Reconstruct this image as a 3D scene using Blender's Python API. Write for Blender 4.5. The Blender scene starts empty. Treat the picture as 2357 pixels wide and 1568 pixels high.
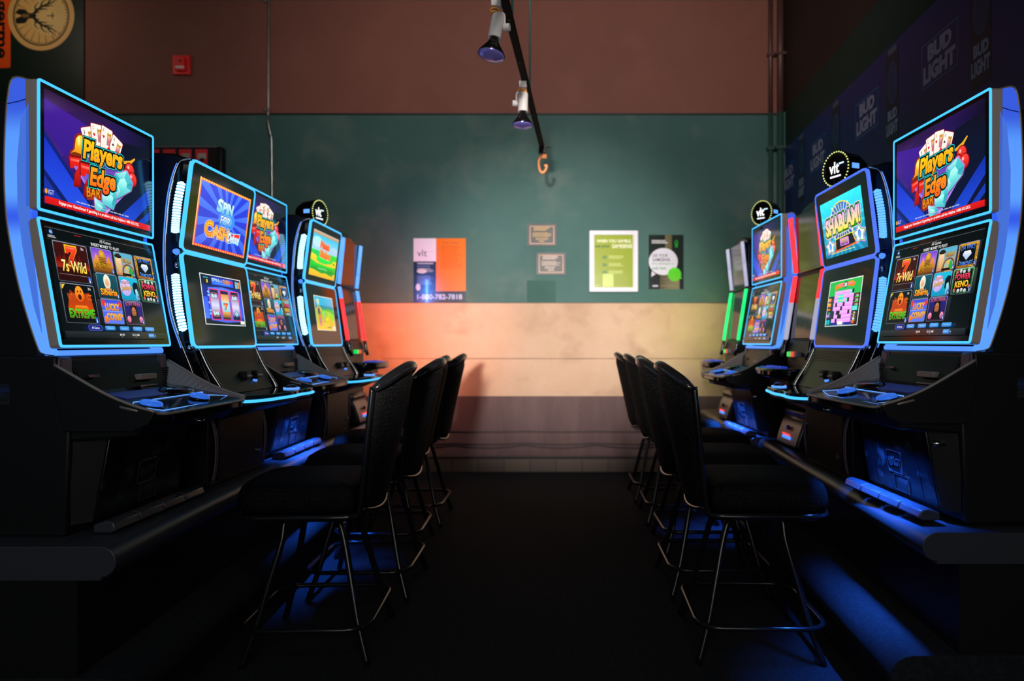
import bpy, bmesh, math, random
from mathutils import Vector, Matrix
PI = math.pi
random.seed(7)
sc = bpy.context.scene
COL = sc.collection

# ---------------------------------------------------------------- camera, world, lights, exposure
H = 1.25                                   # eye height
cd = bpy.data.cameras.new('camera'); cam = bpy.data.objects.new('camera', cd); COL.objects.link(cam)
cam.location = (0, 0, H); cam.rotation_euler = (PI/2, 0, 0)
cd.sensor_width = 36; cd.lens = 24.0; cd.shift_x = -0.0431; cd.shift_y = 0.0017
cd.clip_start = 0.05; cd.clip_end = 60
cd.dof.use_dof = True; cd.dof.focus_distance = 2.45; cd.dof.aperture_fstop = 2.0
sc.camera = cam
w = bpy.data.worlds.new('world'); sc.world = w; w.use_nodes = True
bg = w.node_tree.nodes['Background']; bg.inputs[0].default_value = (.55, .8, 1, 1); bg.inputs[1].default_value = 0.085
vs = sc.view_settings; vs.view_transform = 'Standard'; vs.look = 'None'; vs.gamma = 1; vs.exposure = 0
vs.use_curve_mapping = False
try:
    sc.cycles.use_denoising = True
    sc.cycles.max_bounces = 6
    sc.cycles.caustics_reflective = False; sc.cycles.caustics_refractive = False
    sc.cycles.sample_clamp_indirect = 4
except Exception: pass

def lamp(name, kind, loc, target, energy, color, parent=None, **kw):
    l = bpy.data.lights.new(name, kind); l.energy = energy; l.color = color
    for k, v in kw.items(): setattr(l, k, v)
    o = bpy.data.objects.new(name, l); COL.objects.link(o)
    o.location = loc
    d = Vector(target) - Vector(loc)
    o.rotation_euler = d.to_track_quat('-Z', 'Y').to_euler()
    if parent: o.parent = parent
    return o
# light from the open entrance side behind the viewer, pooling on the end wall
lamp('entrance_spot', 'SPOT', (-.42, -1.6, 1.62), (.0, 6.6, 1.60), 3600, (1, .91, .84), spot_size=math.radians(25.5), spot_blend=1.0, shadow_soft_size=.12)
# unseen spot added to brighten the upper wall
lamp('upper_wall_fill', 'SPOT', (.1, 1.6, 4.4), (.1, 6.6, 3.45), 470, (1, .90, .84), spot_size=math.radians(92), spot_blend=1.0, shadow_soft_size=.3)
lamp('banner_fill', 'AREA', (-4.9, 5.3, 4.5), (-5.2, 6.6, 4.0), 4.5, (1, .84, .66), size=.3)  # unseen light added to brighten the far-left banner
lamp('rear_fill', 'AREA', (0, -2.2, 1.9), (0, 3, 1.7), 34, (1, .93, .88), shape='RECTANGLE', size=3.2, size_y=1.8)  # soft fill added behind the viewer to lift the camera-facing sides
# unseen high fill added for edge glints on the stools and decks
lamp('glint_fill', 'AREA', (.1, -.3, 3.4), (.1, 3.2, .6), 5, (1, .93, .86), size=.35)

# ---------------------------------------------------------------- helpers
def lin(c):
    if isinstance(c, str):
        c = tuple(int(c[i:i+2], 16)/255 for i in (0, 2, 4))
    return tuple(((x+.055)/1.055)**2.4 if x > .04045 else x/12.92 for x in c)
MATS = {}
def mat(name, col, rough=.5, metal=0, emit=None, es=0, bump=None, noise=None, spec=.5, coat=0):
    if name in MATS: return MATS[name]
    m = bpy.data.materials.new(name); m.use_nodes = True; MATS[name] = m
    nt = m.node_tree; b = nt.nodes['Principled BSDF']
    b.inputs['Base Color'].default_value = (*col, 1); b.inputs['Roughness'].default_value = rough
    b.inputs['Metallic'].default_value = metal; b.inputs['Specular IOR Level'].default_value = spec
    b.inputs['Coat Weight'].default_value = coat
    if emit: b.inputs['Emission Color'].default_value = (*emit, 1); b.inputs['Emission Strength'].default_value = es
    tc = nt.nodes.new('ShaderNodeTexCoord')
    if noise:       # (scale, second colour)
        n = nt.nodes.new('ShaderNodeTexNoise'); n.inputs['Scale'].default_value = noise[0]; n.inputs['Detail'].default_value = 6
        r = nt.nodes.new('ShaderNodeValToRGB'); r.color_ramp.elements[0].position = .38; r.color_ramp.elements[1].position = .68
        r.color_ramp.elements[0].color = (*col, 1); r.color_ramp.elements[1].color = (*noise[1], 1)
        nt.links.new(tc.outputs['Object'], n.inputs['Vector']); nt.links.new(n.outputs['Fac'], r.inputs[0])
        nt.links.new(r.outputs[0], b.inputs['Base Color'])
    if bump:        # (scale, strength)
        n2 = nt.nodes.new('ShaderNodeTexNoise'); n2.inputs['Scale'].default_value = bump[0]
        bp = nt.nodes.new('ShaderNodeBump'); bp.inputs['Strength'].default_value = bump[1]; bp.inputs['Distance'].default_value = .003
        nt.links.new(tc.outputs['Object'], n2.inputs['Vector']); nt.links.new(n2.outputs['Fac'], bp.inputs['Height'])
        nt.links.new(bp.outputs[0], b.inputs['Normal'])
    return m

def backlit(m, z0, z1, stops):
    """edge-lit plastic: uneven glow along z painted into its emission colour"""
    nt = m.node_tree; tc = nt.nodes.new('ShaderNodeTexCoord'); sp = nt.nodes.new('ShaderNodeSeparateXYZ'); mr = nt.nodes.new('ShaderNodeMapRange')
    mr.inputs[1].default_value = z0; mr.inputs[2].default_value = z1; r = nt.nodes.new('ShaderNodeValToRGB'); r.color_ramp.interpolation = 'EASE'
    e = r.color_ramp.elements
    while len(e) < len(stops): e.new(.5)
    for k, (p, c) in enumerate(stops): e[k].position = p; e[k].color = (*c, 1)
    L = nt.links.new; L(tc.outputs['Object'], sp.inputs[0]); L(sp.outputs[2], mr.inputs[0]); L(mr.outputs[0], r.inputs[0]); L(r.outputs[0], nt.nodes['Principled BSDF'].inputs['Emission Color'])
def attr_mat(name, strength, rough=.12, base=0.0, coat=0):
    """colour read from the mesh's own colour attribute: strength>0 = lit screen, base>0 = printed surface"""
    m = bpy.data.materials.new(name); m.use_nodes = True; MATS[name] = m
    nt = m.node_tree; b = nt.nodes['Principled BSDF']
    a = nt.nodes.new('ShaderNodeAttribute'); a.attribute_name = 'Col'
    if base: nt.links.new(a.outputs['Color'], b.inputs['Base Color'])
    else: b.inputs['Base Color'].default_value = (.004, .004, .005, 1)
    if strength:
        nt.links.new(a.outputs['Color'], b.inputs['Emission Color']); b.inputs['Emission Strength'].default_value = strength
    b.inputs['Roughness'].default_value = rough
    b.inputs['Coat Weight'].default_value = coat
    return m

BLK = mat('black_plastic', (.0065, .0068, .0075), .42, bump=(600, .08), spec=.28)
BLG = mat('gloss_black', (.004, .004, .005), .09)
GUN = mat('gunmetal', (.34, .29, .25), .42, .4, noise=(3, (.40, .34, .29)))
SAT = mat('satin_black', (.005, .005, .006), .30, spec=.2)
BEZ = mat('bezel_bronze', (.55, .46, .41), .5, .2, bump=(900, .15))
CHR = mat('chrome', (.62, .6, .6), .14, 1)
LED = mat('blue_led', (.02, .1, .3), .4, emit=(.055, .48, 1.0), es=1.4)
LEDB = mat('deep_blue_led', (.02, .1, .3), .4, emit=(.09, .30, 1.0), es=1.0)
FIN = mat('blue_lit_panel', (.15, .25, .6), .35, emit=(.075, .27, 1.0), es=.9)
LEDW = mat('white_blue_led', (.3, .5, .7), .3, emit=(.32, .78, 1.0), es=3.0)
LEDR = mat('red_led', (.4, .02, .02), .3, emit=(1.0, .035, .045), es=1.5)
LEDG = mat('green_led', (.02, .4, .1), .3, emit=(.01, .85, .20), es=1.2)
LEDV = mat('pale_led', (.4, .4, .5), .3, emit=(.45, .45, .62), es=.8)
LEDC = mat('sky_led', (.1, .3, .5), .3, emit=(.12, .36, 1.0), es=1.15)
BTN = mat('blue_button', (.05, .2, .5), .25, emit=(.03, .17, .95), es=.6)
GLS = mat('deck_glass', (.006, .02, .022), .06)
GRD = mat('door_black', (.004, .0045, .007), .30, noise=(13, (.05, .055, .07)), bump=(25, .3))
GRD.node_tree.nodes['Color Ramp'].color_ramp.elements[0].position = .55; GRD.node_tree.nodes['Color Ramp'].color_ramp.elements[1].position = .72
STL = mat('lamp_white', (.72, .68, .66), .5)
BLU = mat('lens_blue', (.25, .22, .7), .12, .6)
FRM = mat('stool_tube', (.008, .008, .009), .16)
GRN = mat('green_paint', (.02, .085, .065), .45)

backlit(FIN, 1.2, 2.07, [(0, (.10, .36, 1)), (.42, (.085, .32, 1)), (.505, (.012, .07, .8)), (.59, (.09, .34, 1)), (.78, (.08, .31, 1)), (.90, (.014, .07, .7))])  # bright and dim zones of the glow are painted into the emission

def obj(name, bm, m, parent=None, smooth=False, bev=0, loc=None, rot=None, seg=2):
    me = bpy.data.meshes.new(name)
    bmesh.ops.recalc_face_normals(bm, faces=bm.faces)
    bm.to_mesh(me); bm.free()
    if not isinstance(m, (list, tuple)): m = [m]
    for x in m: me.materials.append(x)
    o = bpy.data.objects.new(name, me); COL.objects.link(o)
    if smooth:
        for p in me.polygons: p.use_smooth = True
    if bev:
        b = o.modifiers.new('bevel', 'BEVEL'); b.width = bev; b.segments = seg; b.limit_method = 'ANGLE'; b.angle_limit = math.radians(40)
        for p in me.polygons: p.use_smooth = True
        try: me.set_sharp_from_angle(angle=math.radians(35))
        except Exception: pass
    if parent: o.parent = parent
    if loc: o.location = loc
    if rot: o.rotation_euler = rot
    return o
def tag(o, label, cat, group=None):
    o['label'] = label; o['category'] = cat
    if group: o['group'] = group
    return o
def thing(name, loc, rotz, label, cat, group=None):
    o = bpy.data.objects.new(name, None); COL.objects.link(o); o.empty_display_size = .1
    o.location = loc; o.rotation_euler = (0, 0, rotz)
    return tag(o, label, cat, group)
def struct(name, bm, m, **k):
    o = obj(name, bm, m, **k); o['kind'] = 'structure'; return o
def NB(): return bmesh.new()
def face(bm, vs, mi=0):
    try:
        f = bm.faces.new(vs); f.material_index = mi; return f
    except ValueError: return None
def box(bm, x0, x1, y0, y1, z0, z1, mi=0, M=None):
    v = []
    for z in (z0, z1):
        for x, y in ((x0, y0), (x1, y0), (x1, y1), (x0, y1)):
            p = Vector((x, y, z)); v.append(bm.verts.new(M @ p if M else p))
    for q in ((3, 2, 1, 0), (4, 5, 6, 7), (0, 1, 5, 4), (1, 2, 6, 5), (2, 3, 7, 6), (3, 0, 4, 7)):
        face(bm, [v[i] for i in q], mi)
    return bm
def prism(bm, prof, x0, x1, mi=0):
    """profile [(y,z)] extruded along x"""
    a = [bm.verts.new((x0, y, z)) for y, z in prof]; b = [bm.verts.new((x1, y, z)) for y, z in prof]
    n = len(prof)
    face(bm, a, mi); face(bm, b[::-1], mi)
    for i in range(n): face(bm, [a[i], b[i], b[(i+1) % n], a[(i+1) % n]], mi)
    return bm
def loft(bm, rings, mi=0, close=False, caps=True):
    V = [[bm.verts.new(p) for p in r] for r in rings]
    n = len(V[0]); m = len(V)
    for i in range(m if close else m-1):
        A, B = V[i], V[(i+1) % m]
        for j in range(n): face(bm, [A[j], A[(j+1) % n], B[(j+1) % n], B[j]], mi)
    if caps and not close: face(bm, V[0][::-1], mi); face(bm, V[-1], mi)
    return bm
def catmull(pts, k=6, closed=False):
    P = [Vector(p) for p in pts]; n = len(P); out = []
    rng = n if closed else n-1
    for i in range(rng):
        g = lambda j: P[j % n] if closed else P[max(0, min(n-1, j))]
        a, b, c, d = g(i-1), g(i), g(i+1), g(i+2)
        for s in range(k):
            t = s/k
            out.append(.5*((2*b)+(c-a)*t+(2*a-5*b+4*c-d)*t*t+(3*b-a-3*c+d)*t**3))
    if not closed: out.append(P[-1])
    return out
def tube(bm, pts, r, seg=10, closed=False, mi=0, flat=None, rad=None):
    P = [Vector(p) for p in pts]; n = len(P); rings = []
    up = None
    for i, p in enumerate(P):
        if closed: t = (P[(i+1) % n]-P[i-1]).normalized()
        else: t = (P[min(n-1, i+1)]-P[max(0, i-1)]).normalized()
        if up is None:
            up = Vector((0, 0, 1)) if abs(t.z) < .9 else Vector((1, 0, 0))
        sx = t.cross(up).normalized(); up = sx.cross(t).normalized()
        rr = rad[i] if rad else r
        fl = flat or 1
        rings.append([p + sx*math.cos(2*PI*j/seg)*rr*fl + up*math.sin(2*PI*j/seg)*rr for j in range(seg)])
    return loft(bm, rings, mi, close=closed)
def cyl(bm, p0, p1, r0, r1=None, seg=20, mi=0):
    p0, p1 = Vector(p0), Vector(p1); t = (p1-p0).normalized()
    up = Vector((0, 0, 1)) if abs(t.z) < .9 else Vector((1, 0, 0))
    a = t.cross(up).normalized(); b = a.cross(t)
    r1 = r0 if r1 is None else r1
    return loft(bm, [[p + a*math.cos(2*PI*j/seg)*r + b*math.sin(2*PI*j/seg)*r for j in range(seg)] for p, r in ((p0, r0), (p1, r1))], mi)
def lathe(bm, prof, seg=24, mi=0, M=None):
    """profile [(r,z)] turned about z"""
    rings = []
    for r, z in prof:
        ring = [Vector((r*math.cos(2*PI*j/seg), r*math.sin(2*PI*j/seg), z)) for j in range(seg)]
        rings.append([M @ p for p in ring] if M else ring)
    return loft(bm, rings, mi)
def rrect(w, h, r, k=5, cx=0, cy=0):
    out = []
    for sx, sy, a0 in ((1, 1, 0), (-1, 1, 90), (-1, -1, 180), (1, -1, 270)):
        for i in range(k+1):
            a = math.radians(a0+90*i/k)
            out.append((cx+sx*(w/2-r)+r*math.cos(a), cy+sy*(h/2-r)+r*math.sin(a)))
    return out
def slab(bm, outline, z0, z1, mi=0):
    loft(bm, [[(x, y, z) for x, y in outline] for z in (z0, z1)], mi); return bm
def frame2d(bm, outer, inner, z0, z1, mi=0):
    """ring between two outlines of the same count"""
    n = len(outer)
    R = [[bm.verts.new((x, y, z)) for x, y in o] for o, z in ((outer, z0), (outer, z1), (inner, z1), (inner, z0))]
    for i in range(4):
        A, B = R[i], R[(i+1) % 4]
        for j in range(n): face(bm, [A[j], A[(j+1) % n], B[(j+1) % n], B[j]], mi)
    return bm
def copy_tree(o, parent=None):
    c = o.copy(); COL.objects.link(c)
    if parent: c.parent = parent
    for ch in list(o.children): copy_tree(ch, c)
    return c

# ---------------------------------------------------------------- flat picture builder (screens, posters)
TXT = {}
def glyphs(s, off=0):
    k = (s, off)
    if k in TXT: return TXT[k]
    cu = bpy.data.curves.new('t', 'FONT'); cu.body = s; cu.offset = off; cu.resolution_u = 3; cu.fill_mode = 'FRONT'
    o = bpy.data.objects.new('t', cu)
    me = bpy.data.meshes.new_from_object(o)
    r = ([(v.co.x, v.co.y) for v in me.vertices], [tuple(p.vertices) for p in me.polygons])
    bpy.data.meshes.remove(me); bpy.data.objects.remove(o); bpy.data.curves.remove(cu)
    TXT[k] = r; return r
class Pic:
    """origin top-left, x right, y down, in millimetres; w x h"""
    def __init__(s, w, h, dz=.03):
        s.w, s.h, s.v, s.f, s.z, s.dz = w, h, [], [], 0, dz
    def P(s, pts, col, col2=None, ax='y', layer=True):
        """polygon; col2 = gradient end colour along ax"""
        if layer: s.z += s.dz
        c1 = lin(col) if isinstance(col, str) else col
        c2 = (lin(col2) if isinstance(col2, str) else col2) if col2 else c1
        q = [p[1] if ax == 'y' else p[0] for p in pts]; a, b = min(q), max(q); b = b if b > a else a+1
        i0 = len(s.v)
        for p, t in zip(pts, q):
            t = (t-a)/(b-a); s.v.append((p[0], p[1], s.z, tuple(c1[i]*(1-t)+c2[i]*t for i in range(3))))
        s.f.append(tuple(range(i0, i0+len(pts))))
    def R(s, x0, y0, x1, y1, col, col2=None, ax='y', sl=0):
        s.P([(x0, y0), (x1, y0+sl*(x1-x0)), (x1, y1+sl*(x1-x0)), (x0, y1)], col, col2, ax)
    def RR(s, x0, y0, x1, y1, r, col, col2=None):
        s.P(rrect(x1-x0, y1-y0, r, 4, (x0+x1)/2, (y0+y1)/2), col, col2)
    def E(s, cx, cy, rx, ry, col, col2=None, n=24):
        s.P([(cx+rx*math.cos(2*PI*i/n), cy+ry*math.sin(2*PI*i/n)) for i in range(n)], col, col2)
    def ring(s, cx, cy, rx, ry, t, col, n=32):
        s.z += s.dz; c = lin(col)
        for i in range(n):
            a, b = 2*PI*i/n, 2*PI*(i+1)/n
            s.P([(cx+rx*math.cos(a), cy+ry*math.sin(a)), (cx+rx*math.cos(b), cy+ry*math.sin(b)),
                 (cx+(rx-t)*math.cos(b), cy+(ry-t)*math.sin(b)), (cx+(rx-t)*math.cos(a), cy+(ry-t)*math.sin(a))], c, layer=False)
    def frame(s, x0, y0, x1, y1, t, col, col2=None):
        s.R(x0, y0, x1, y0+t, col); s.R(x0, y1-t, x1, y1, col2 or col)
        s.R(x0, y0, x0+t, y1, col, col2); s.R(x1-t, y0, x1, y1, col, col2)
    def T(s, txt, x0, y0, x1, y1, col, col2=None, sl=0, it=0, out=(), bold=0, rot=0, arc=0):
        """text fitted to a box; out = [(offset, colour)] drawn first, biggest first; sl slope, it italic, arc bow"""
        V, F = glyphs(txt, bold)
        if not V: return
        xs = [v[0] for v in V]; ys = [v[1] for v in V]; a, b, c, d = min(xs), max(xs), min(ys), max(ys)
        sx, sy = (x1-x0)/((b-a) or 1), (y1-y0)/((d-c) or 1)
        mx, my = (x0+x1)/2, (y0+y1)/2
        for off, cc, cc2 in [(o[0], o[1], o[2] if len(o) > 2 else None) for o in out]+[(0, col, col2)]:
            V2, F2 = glyphs(txt, bold+off)
            s.z += s.dz; i0 = len(s.v)
            k1 = lin(cc); k2 = lin(cc2) if cc2 else k1
            for x, y in V2:
                u, v = (x-a)/((b-a) or 1), (y-c)/((d-c) or 1)
                t = min(1, max(0, 1-v))
                px = x0+(x-a)*sx + it*(v-.5)*(y1-y0); py = y1-(y-c)*sy + sl*(u-.5)*(x1-x0) + arc*(1-(2*u-1)**2)
                if rot:
                    dx, dy = px-mx, py-my; px = mx+dx*math.cos(rot)-dy*math.sin(rot); py = my+dx*math.sin(rot)+dy*math.cos(rot)
                s.v.append((px, py, s.z, tuple(k1[i]*(1-t)+k2[i]*t for i in range(3))))
            for f in F2: s.f.append(tuple(i0+i for i in f))
    def scribble(s, x0, y0, x1, y1, rows, col, th=.45):
        """rows of tiny unreadable print"""
        hgt = (y1-y0)/rows
        for r in range(rows):
            x = x0; e = x1-(x1-x0)*random.random()*.25
            while x < e:
                wd = (x1-x0)*random.uniform(.04, .12); s.P([(x, y0+r*hgt), (min(e, x+wd), y0+r*hgt), (min(e, x+wd), y0+(r+th)*hgt), (x, y0+(r+th)*hgt)], col, layer=(x == x0)); x += wd+(x1-x0)*.015
    def L(s, pts, w0, w1, col):
        s.z += s.dz; n = len(pts)-1; c = lin(col)
        for i in range(n):
            (a, b), (c2, d) = pts[i], pts[i+1]; l = math.hypot(c2-a, d-b) or 1; nx, ny = -(d-b)/l, (c2-a)/l
            wa, wb = w0+(w1-w0)*i/n, w0+(w1-w0)*(i+1)/n
            s.P([(a+nx*wa, b+ny*wa), (c2+nx*wb, d+ny*wb), (c2-nx*wb, d-ny*wb), (a-nx*wa, b-ny*wa)], c, layer=False)
    def clip(s, x0, y0, x1, y1):
        s.v = [(min(x1, max(x0, a)), min(y1, max(y0, b)), c, d) for a, b, c, d in s.v]
    def build(s, name, m, parent=None, loc=(0, 0, 0), rot=(PI/2, 0, 0), sc=.001, back=0):
        me = bpy.data.meshes.new(name)
        vs_ = [((x-s.w/2)*sc, (s.h/2-y)*sc, z*sc) for x, y, z, c in s.v]
        fs = list(s.f)
        cols = [c for *_, c in s.v]
        if back:        # a body with real thickness behind the print
            i0 = len(vs_)
            for z in (-back, 0):
                for x, y in ((-s.w/2, -s.h/2), (s.w/2, -s.h/2), (s.w/2, s.h/2), (-s.w/2, s.h/2)): vs_.append((x*sc, y*sc, z)); cols.append((.01, .01, .012))
            fs += [tuple(i0+i for i in q) for q in ((3, 2, 1, 0), (4, 5, 6, 7), (0, 1, 5, 4), (1, 2, 6, 5), (2, 3, 7, 6), (3, 0, 4, 7))]
        me.from_pydata(vs_, [], fs)
        at = me.color_attributes.new('Col', 'FLOAT_COLOR', 'POINT')
        for i, c in enumerate(cols): at.data[i].color = (*c, 1)
        me.materials.append(m)
        o = bpy.data.objects.new(name, me); COL.objects.link(o)
        if parent: o.parent = parent
        o.location = loc; o.rotation_euler = rot
        return o
SCR = attr_mat('screen_lit', 1.15, .10)
PRT = attr_mat('printed', 0, .45, base=1)
PRG = attr_mat('printed_glossy', 0, .2, base=1, coat=.3)
SGN = attr_mat('sign_lit', 1.6, .3)

# ---------------------------------------------------------------- setting
def wall_paint(name, c1, c2, scale=1.2, stain=None, streak=(1, 1, 1), rough=.6, lines=()):
    m = bpy.data.materials.new(name); m.use_nodes = True; nt = m.node_tree; b = nt.nodes['Principled BSDF']
    b.inputs['Roughness'].default_value = rough; b.inputs['Specular IOR Level'].default_value = .12
    tc = nt.nodes.new('ShaderNodeTexCoord'); mp = nt.nodes.new('ShaderNodeMapping'); mp.inputs['Scale'].default_value = streak
    n = nt.nodes.new('ShaderNodeTexNoise'); n.inputs['Scale'].default_value = scale; n.inputs['Detail'].default_value = 8; n.inputs['Roughness'].default_value = .62
    r = nt.nodes.new('ShaderNodeValToRGB'); e = r.color_ramp.elements
    e[0].position = .36; e[1].position = .66; e[0].color = (*c1, 1); e[1].color = (*c2, 1)
    L = nt.links.new
    L(tc.outputs['Object'], mp.inputs[0]); L(mp.outputs[0], n.inputs['Vector']); L(n.outputs['Fac'], r.inputs[0])
    out = r.outputs[0]
    if stain:
        n2 = nt.nodes.new('ShaderNodeTexNoise'); n2.inputs['Scale'].default_value = stain[1]; n2.inputs['Detail'].default_value = 10; n2.inputs['Distortion'].default_value = .35
        r2 = nt.nodes.new('ShaderNodeValToRGB'); r2.color_ramp.elements[0].position = .55; r2.color_ramp.elements[1].position = .75
        r2.color_ramp.elements[0].color = (0, 0, 0, 1); r2.color_ramp.elements[1].color = (stain[2],)*3+(1,)
        mx = nt.nodes.new('ShaderNodeMix'); mx.data_type = 'RGBA'
        L(tc.outputs['Object'], n2.inputs['Vector']); L(n2.outputs['Fac'], r2.inputs[0]); L(r2.outputs[0], mx.inputs[0])
        L(out, mx.inputs[6]); mx.inputs[7].default_value = (*stain[0], 1); out = mx.outputs[2]
    L(out, b.inputs['Base Color'])
    n3 = nt.nodes.new('ShaderNodeTexNoise'); n3.inputs['Scale'].default_value = 260
    n4 = nt.nodes.new('ShaderNodeTexNoise'); n4.inputs['Scale'].default_value = 14
    ad = nt.nodes.new('ShaderNodeMath'); ad.operation = 'MULTIPLY_ADD'; ad.inputs[1].default_value = 4
    bp = nt.nodes.new('ShaderNodeBump'); bp.inputs['Strength'].default_value = .35; bp.inputs['Distance'].default_value = .002
    L(tc.outputs['Object'], n3.inputs['Vector']); L(tc.outputs['Object'], n4.inputs['Vector'])
    L(n4.outputs['Fac'], ad.inputs[0]); L(n3.outputs['Fac'], ad.inputs[2]); L(ad.outputs[0], bp.inputs['Height']); L(bp.outputs[0], b.inputs['Normal'])
    return m
WY = 6.6                                    # end wall
XL = -6.2
def wxx(px): return (px-1280)/1571*6.6
def xr(y): return 1.906+.0446*y             # right wall runs slightly out of square
W_BRN = wall_paint('paint_brown', (.21, .082, .062), (.235, .092, .068), 1.1, ((.26, .11, .086), 3, .4))
W_GRN = wall_paint('paint_green', (.050, .118, .108), (.068, .140, .128), 1.4, ((.17, .20, .185), 2.2, .4))
W_TAN = wall_paint('paint_tan', (.47, .305, .20), (.55, .375, .265), 1.3, ((.33, .19, .115), 3.4, .55))
W_PUR = wall_paint('paint_mauve', (.105, .064, .064), (.13, .082, .082), 2.2, ((.10, .06, .055), 7, .6), streak=(5, 1, .8))
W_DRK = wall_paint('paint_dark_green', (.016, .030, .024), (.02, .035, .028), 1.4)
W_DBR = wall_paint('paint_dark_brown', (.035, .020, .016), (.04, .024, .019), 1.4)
BRK = bpy.data.materials.new('floor_bricks'); BRK.use_nodes = True
nt = BRK.node_tree; bt = nt.nodes.new('ShaderNodeTexBrick'); tc = nt.nodes.new('ShaderNodeTexCoord'); mp = nt.nodes.new('ShaderNodeMapping')
mp.inputs['Rotation'].default_value = (PI/2, 0, 0)
bt.inputs['Color1'].default_value = (.075, .045, .028, 1); bt.inputs['Color2'].default_value = (.045, .028, .02, 1); bt.inputs['Mortar'].default_value = (.02, .016, .014, 1)
bt.inputs['Scale'].default_value = 1; bt.inputs['Brick Width'].default_value = .25; bt.inputs['Row Height'].default_value = .128; bt.inputs['Mortar Size'].default_value = .008; bt.offset = 0
nt.links.new(tc.outputs['Object'], mp.inputs[0]); nt.links.new(mp.outputs[0], bt.inputs['Vector']); nt.links.new(bt.outputs['Color'], nt.nodes['Principled BSDF'].inputs['Base Color'])

ZC = 4.75
bm = NB()
for z0, z1, mi, d in ((0, .13, 4, .03), (.13, .729, 3, 0), (.729, 1.632, 2, 0), (1.632, 3.456, 1, 0), (3.456, 4.553, 0, .012), (4.553, ZC, 1, .02)):
    box(bm, XL, xr(WY)+.15, WY-d, WY+.15, z0, z1, mi)
struct('wall_back', bm, [W_BRN, W_GRN, W_TAN, W_PUR, BRK])
bm = NB(); box(bm, XL, xr(WY), WY-.013, WY+.01, 3.449, 3.462); struct('trim_1', bm, mat('seam_dark', (.01, .01, .01), .6))
bm = NB(); box(bm, XL, xr(WY), WY-.006, WY+.01, 1.628, 1.634); struct('trim_2', bm, mat('seam_brown', (.05, .035, .03), .6))
bm = NB(); box(bm, wxx(880), wxx(1790), WY-.004, WY+.01, 1.088, 1.096); struct('trim_5', bm, mat('panel_joint', (.17, .10, .065), .8, noise=(2.5, (.47, .305, .20))))
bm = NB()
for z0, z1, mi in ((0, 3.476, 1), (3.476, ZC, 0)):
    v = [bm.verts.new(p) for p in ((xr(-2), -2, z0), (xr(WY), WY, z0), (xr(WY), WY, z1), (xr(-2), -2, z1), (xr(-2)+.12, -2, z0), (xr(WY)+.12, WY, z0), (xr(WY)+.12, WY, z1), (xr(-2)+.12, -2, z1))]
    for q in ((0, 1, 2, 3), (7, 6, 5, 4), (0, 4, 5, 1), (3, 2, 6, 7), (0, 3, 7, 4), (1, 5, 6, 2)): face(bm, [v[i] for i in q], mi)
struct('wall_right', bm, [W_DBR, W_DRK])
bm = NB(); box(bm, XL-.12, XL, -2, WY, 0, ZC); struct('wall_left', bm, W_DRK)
bm = NB(); box(bm, XL-.12, 2.4, 2.2, WY+.15, ZC, ZC+.1); struct('ceiling', bm, mat('ceiling_dark', (.02, .02, .02), .8))
CARPET = mat('carpet', (.011, .013, .0155), .95, noise=(70, (.020, .023, .027)), bump=(420, .9), spec=.15)
bm = NB(); box(bm, XL-.12, 2.4, -2, WY+.15, -.1, 0); struct('floor', bm, CARPET)

# ---------------------------------------------------------------- counters the machines stand on
D = .65                                     # counter height
def counter(name, side, xf, y0, y1, xb, label, ztop=D, step=.10):
    """side +1 = right row. xf(y): front edge x; rounded nose; recessed face; carpeted step on the floor"""
    t = thing(name, (0, 0, 0), 0, label, 'counter')
    n = 9
    def rings(front, z1, th, r, back):
        out = []
        for i in range(n):
            y = y0+(y1-y0)*i/(n-1); f = front(y); prof = []
            prof.append((back, z1)); prof.append((f+side*r, z1))
            for k in range(1, 9):
                a = PI*k/8; prof.append((f+side*r-side*r*math.sin(a), z1-r+r*math.cos(a)))
            prof.append((f+side*r, z1-th)); prof.append((back, z1-th))
            out.append([Vector((x, y, z)) for x, z in prof])
        return out
    bm = NB(); loft(bm, rings(xf, ztop, .1, .045, xb)); obj('counter_top', bm, LAM, t, smooth=False, bev=.002)
    bm = NB(); loft(bm, [[Vector((xf(y)+side*.12, y, z)) if k in (0, 1) else Vector((xb, y, z)) for k, z in ((0, .24), (1, ztop-.095), (2, ztop-.095), (3, .24))] for y in (y0+.01, y1)])
    obj('counter_body', bm, BLK, t)
    bm = NB(); loft(bm, rings(lambda y: xf(y)-side*step, .262, .262, .07, xb)); obj('foot_step', bm, CARPET, t, bev=.002)
    return t
LAM = mat('counter_laminate', (.034, .037, .046), .28, bump=(500, .2))
counter('counter', 1, lambda y: 1.155+.052*(y-2.17), 2.15, 4.28, 2.0, 'dark bull-nosed counter under the nearer right-hand machines, blue light on its edge')
counter('counter', 1, lambda y: 1.215+.03*(y-4.3), 4.305, 6.1, 2.08, 'dark counter under the far right-hand machines next to the end wall', step=.06)
counter('counter', -1, lambda y: -1.29-.035*(y-2.0), 2.0, 4.06, -2.25, 'dark bull-nosed counter under the nearer left-hand machines', step=.03)
counter('counter', -1, lambda y: -1.37-.01*(y-4), 4.085, 5.6, -2.25, 'dark counter under the far left-hand machines', step=.05)

def root(name, side, x, y, yaw, label, group=None, dz=0):
    r = thing(name, (x, y, D+dz), (-PI/2 if side > 0 else PI/2)+yaw, label, 'slot machine', group)
    return r
def part(name, bm, m, r, **k):
    l = k.pop('loc', (0, 0, 0)); return obj(name, bm, m, r, loc=(l[0], l[1], l[2]-D), **k)
def sub(name, bm, m, p, **k): return obj(name, bm, m, p, **k)

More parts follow.
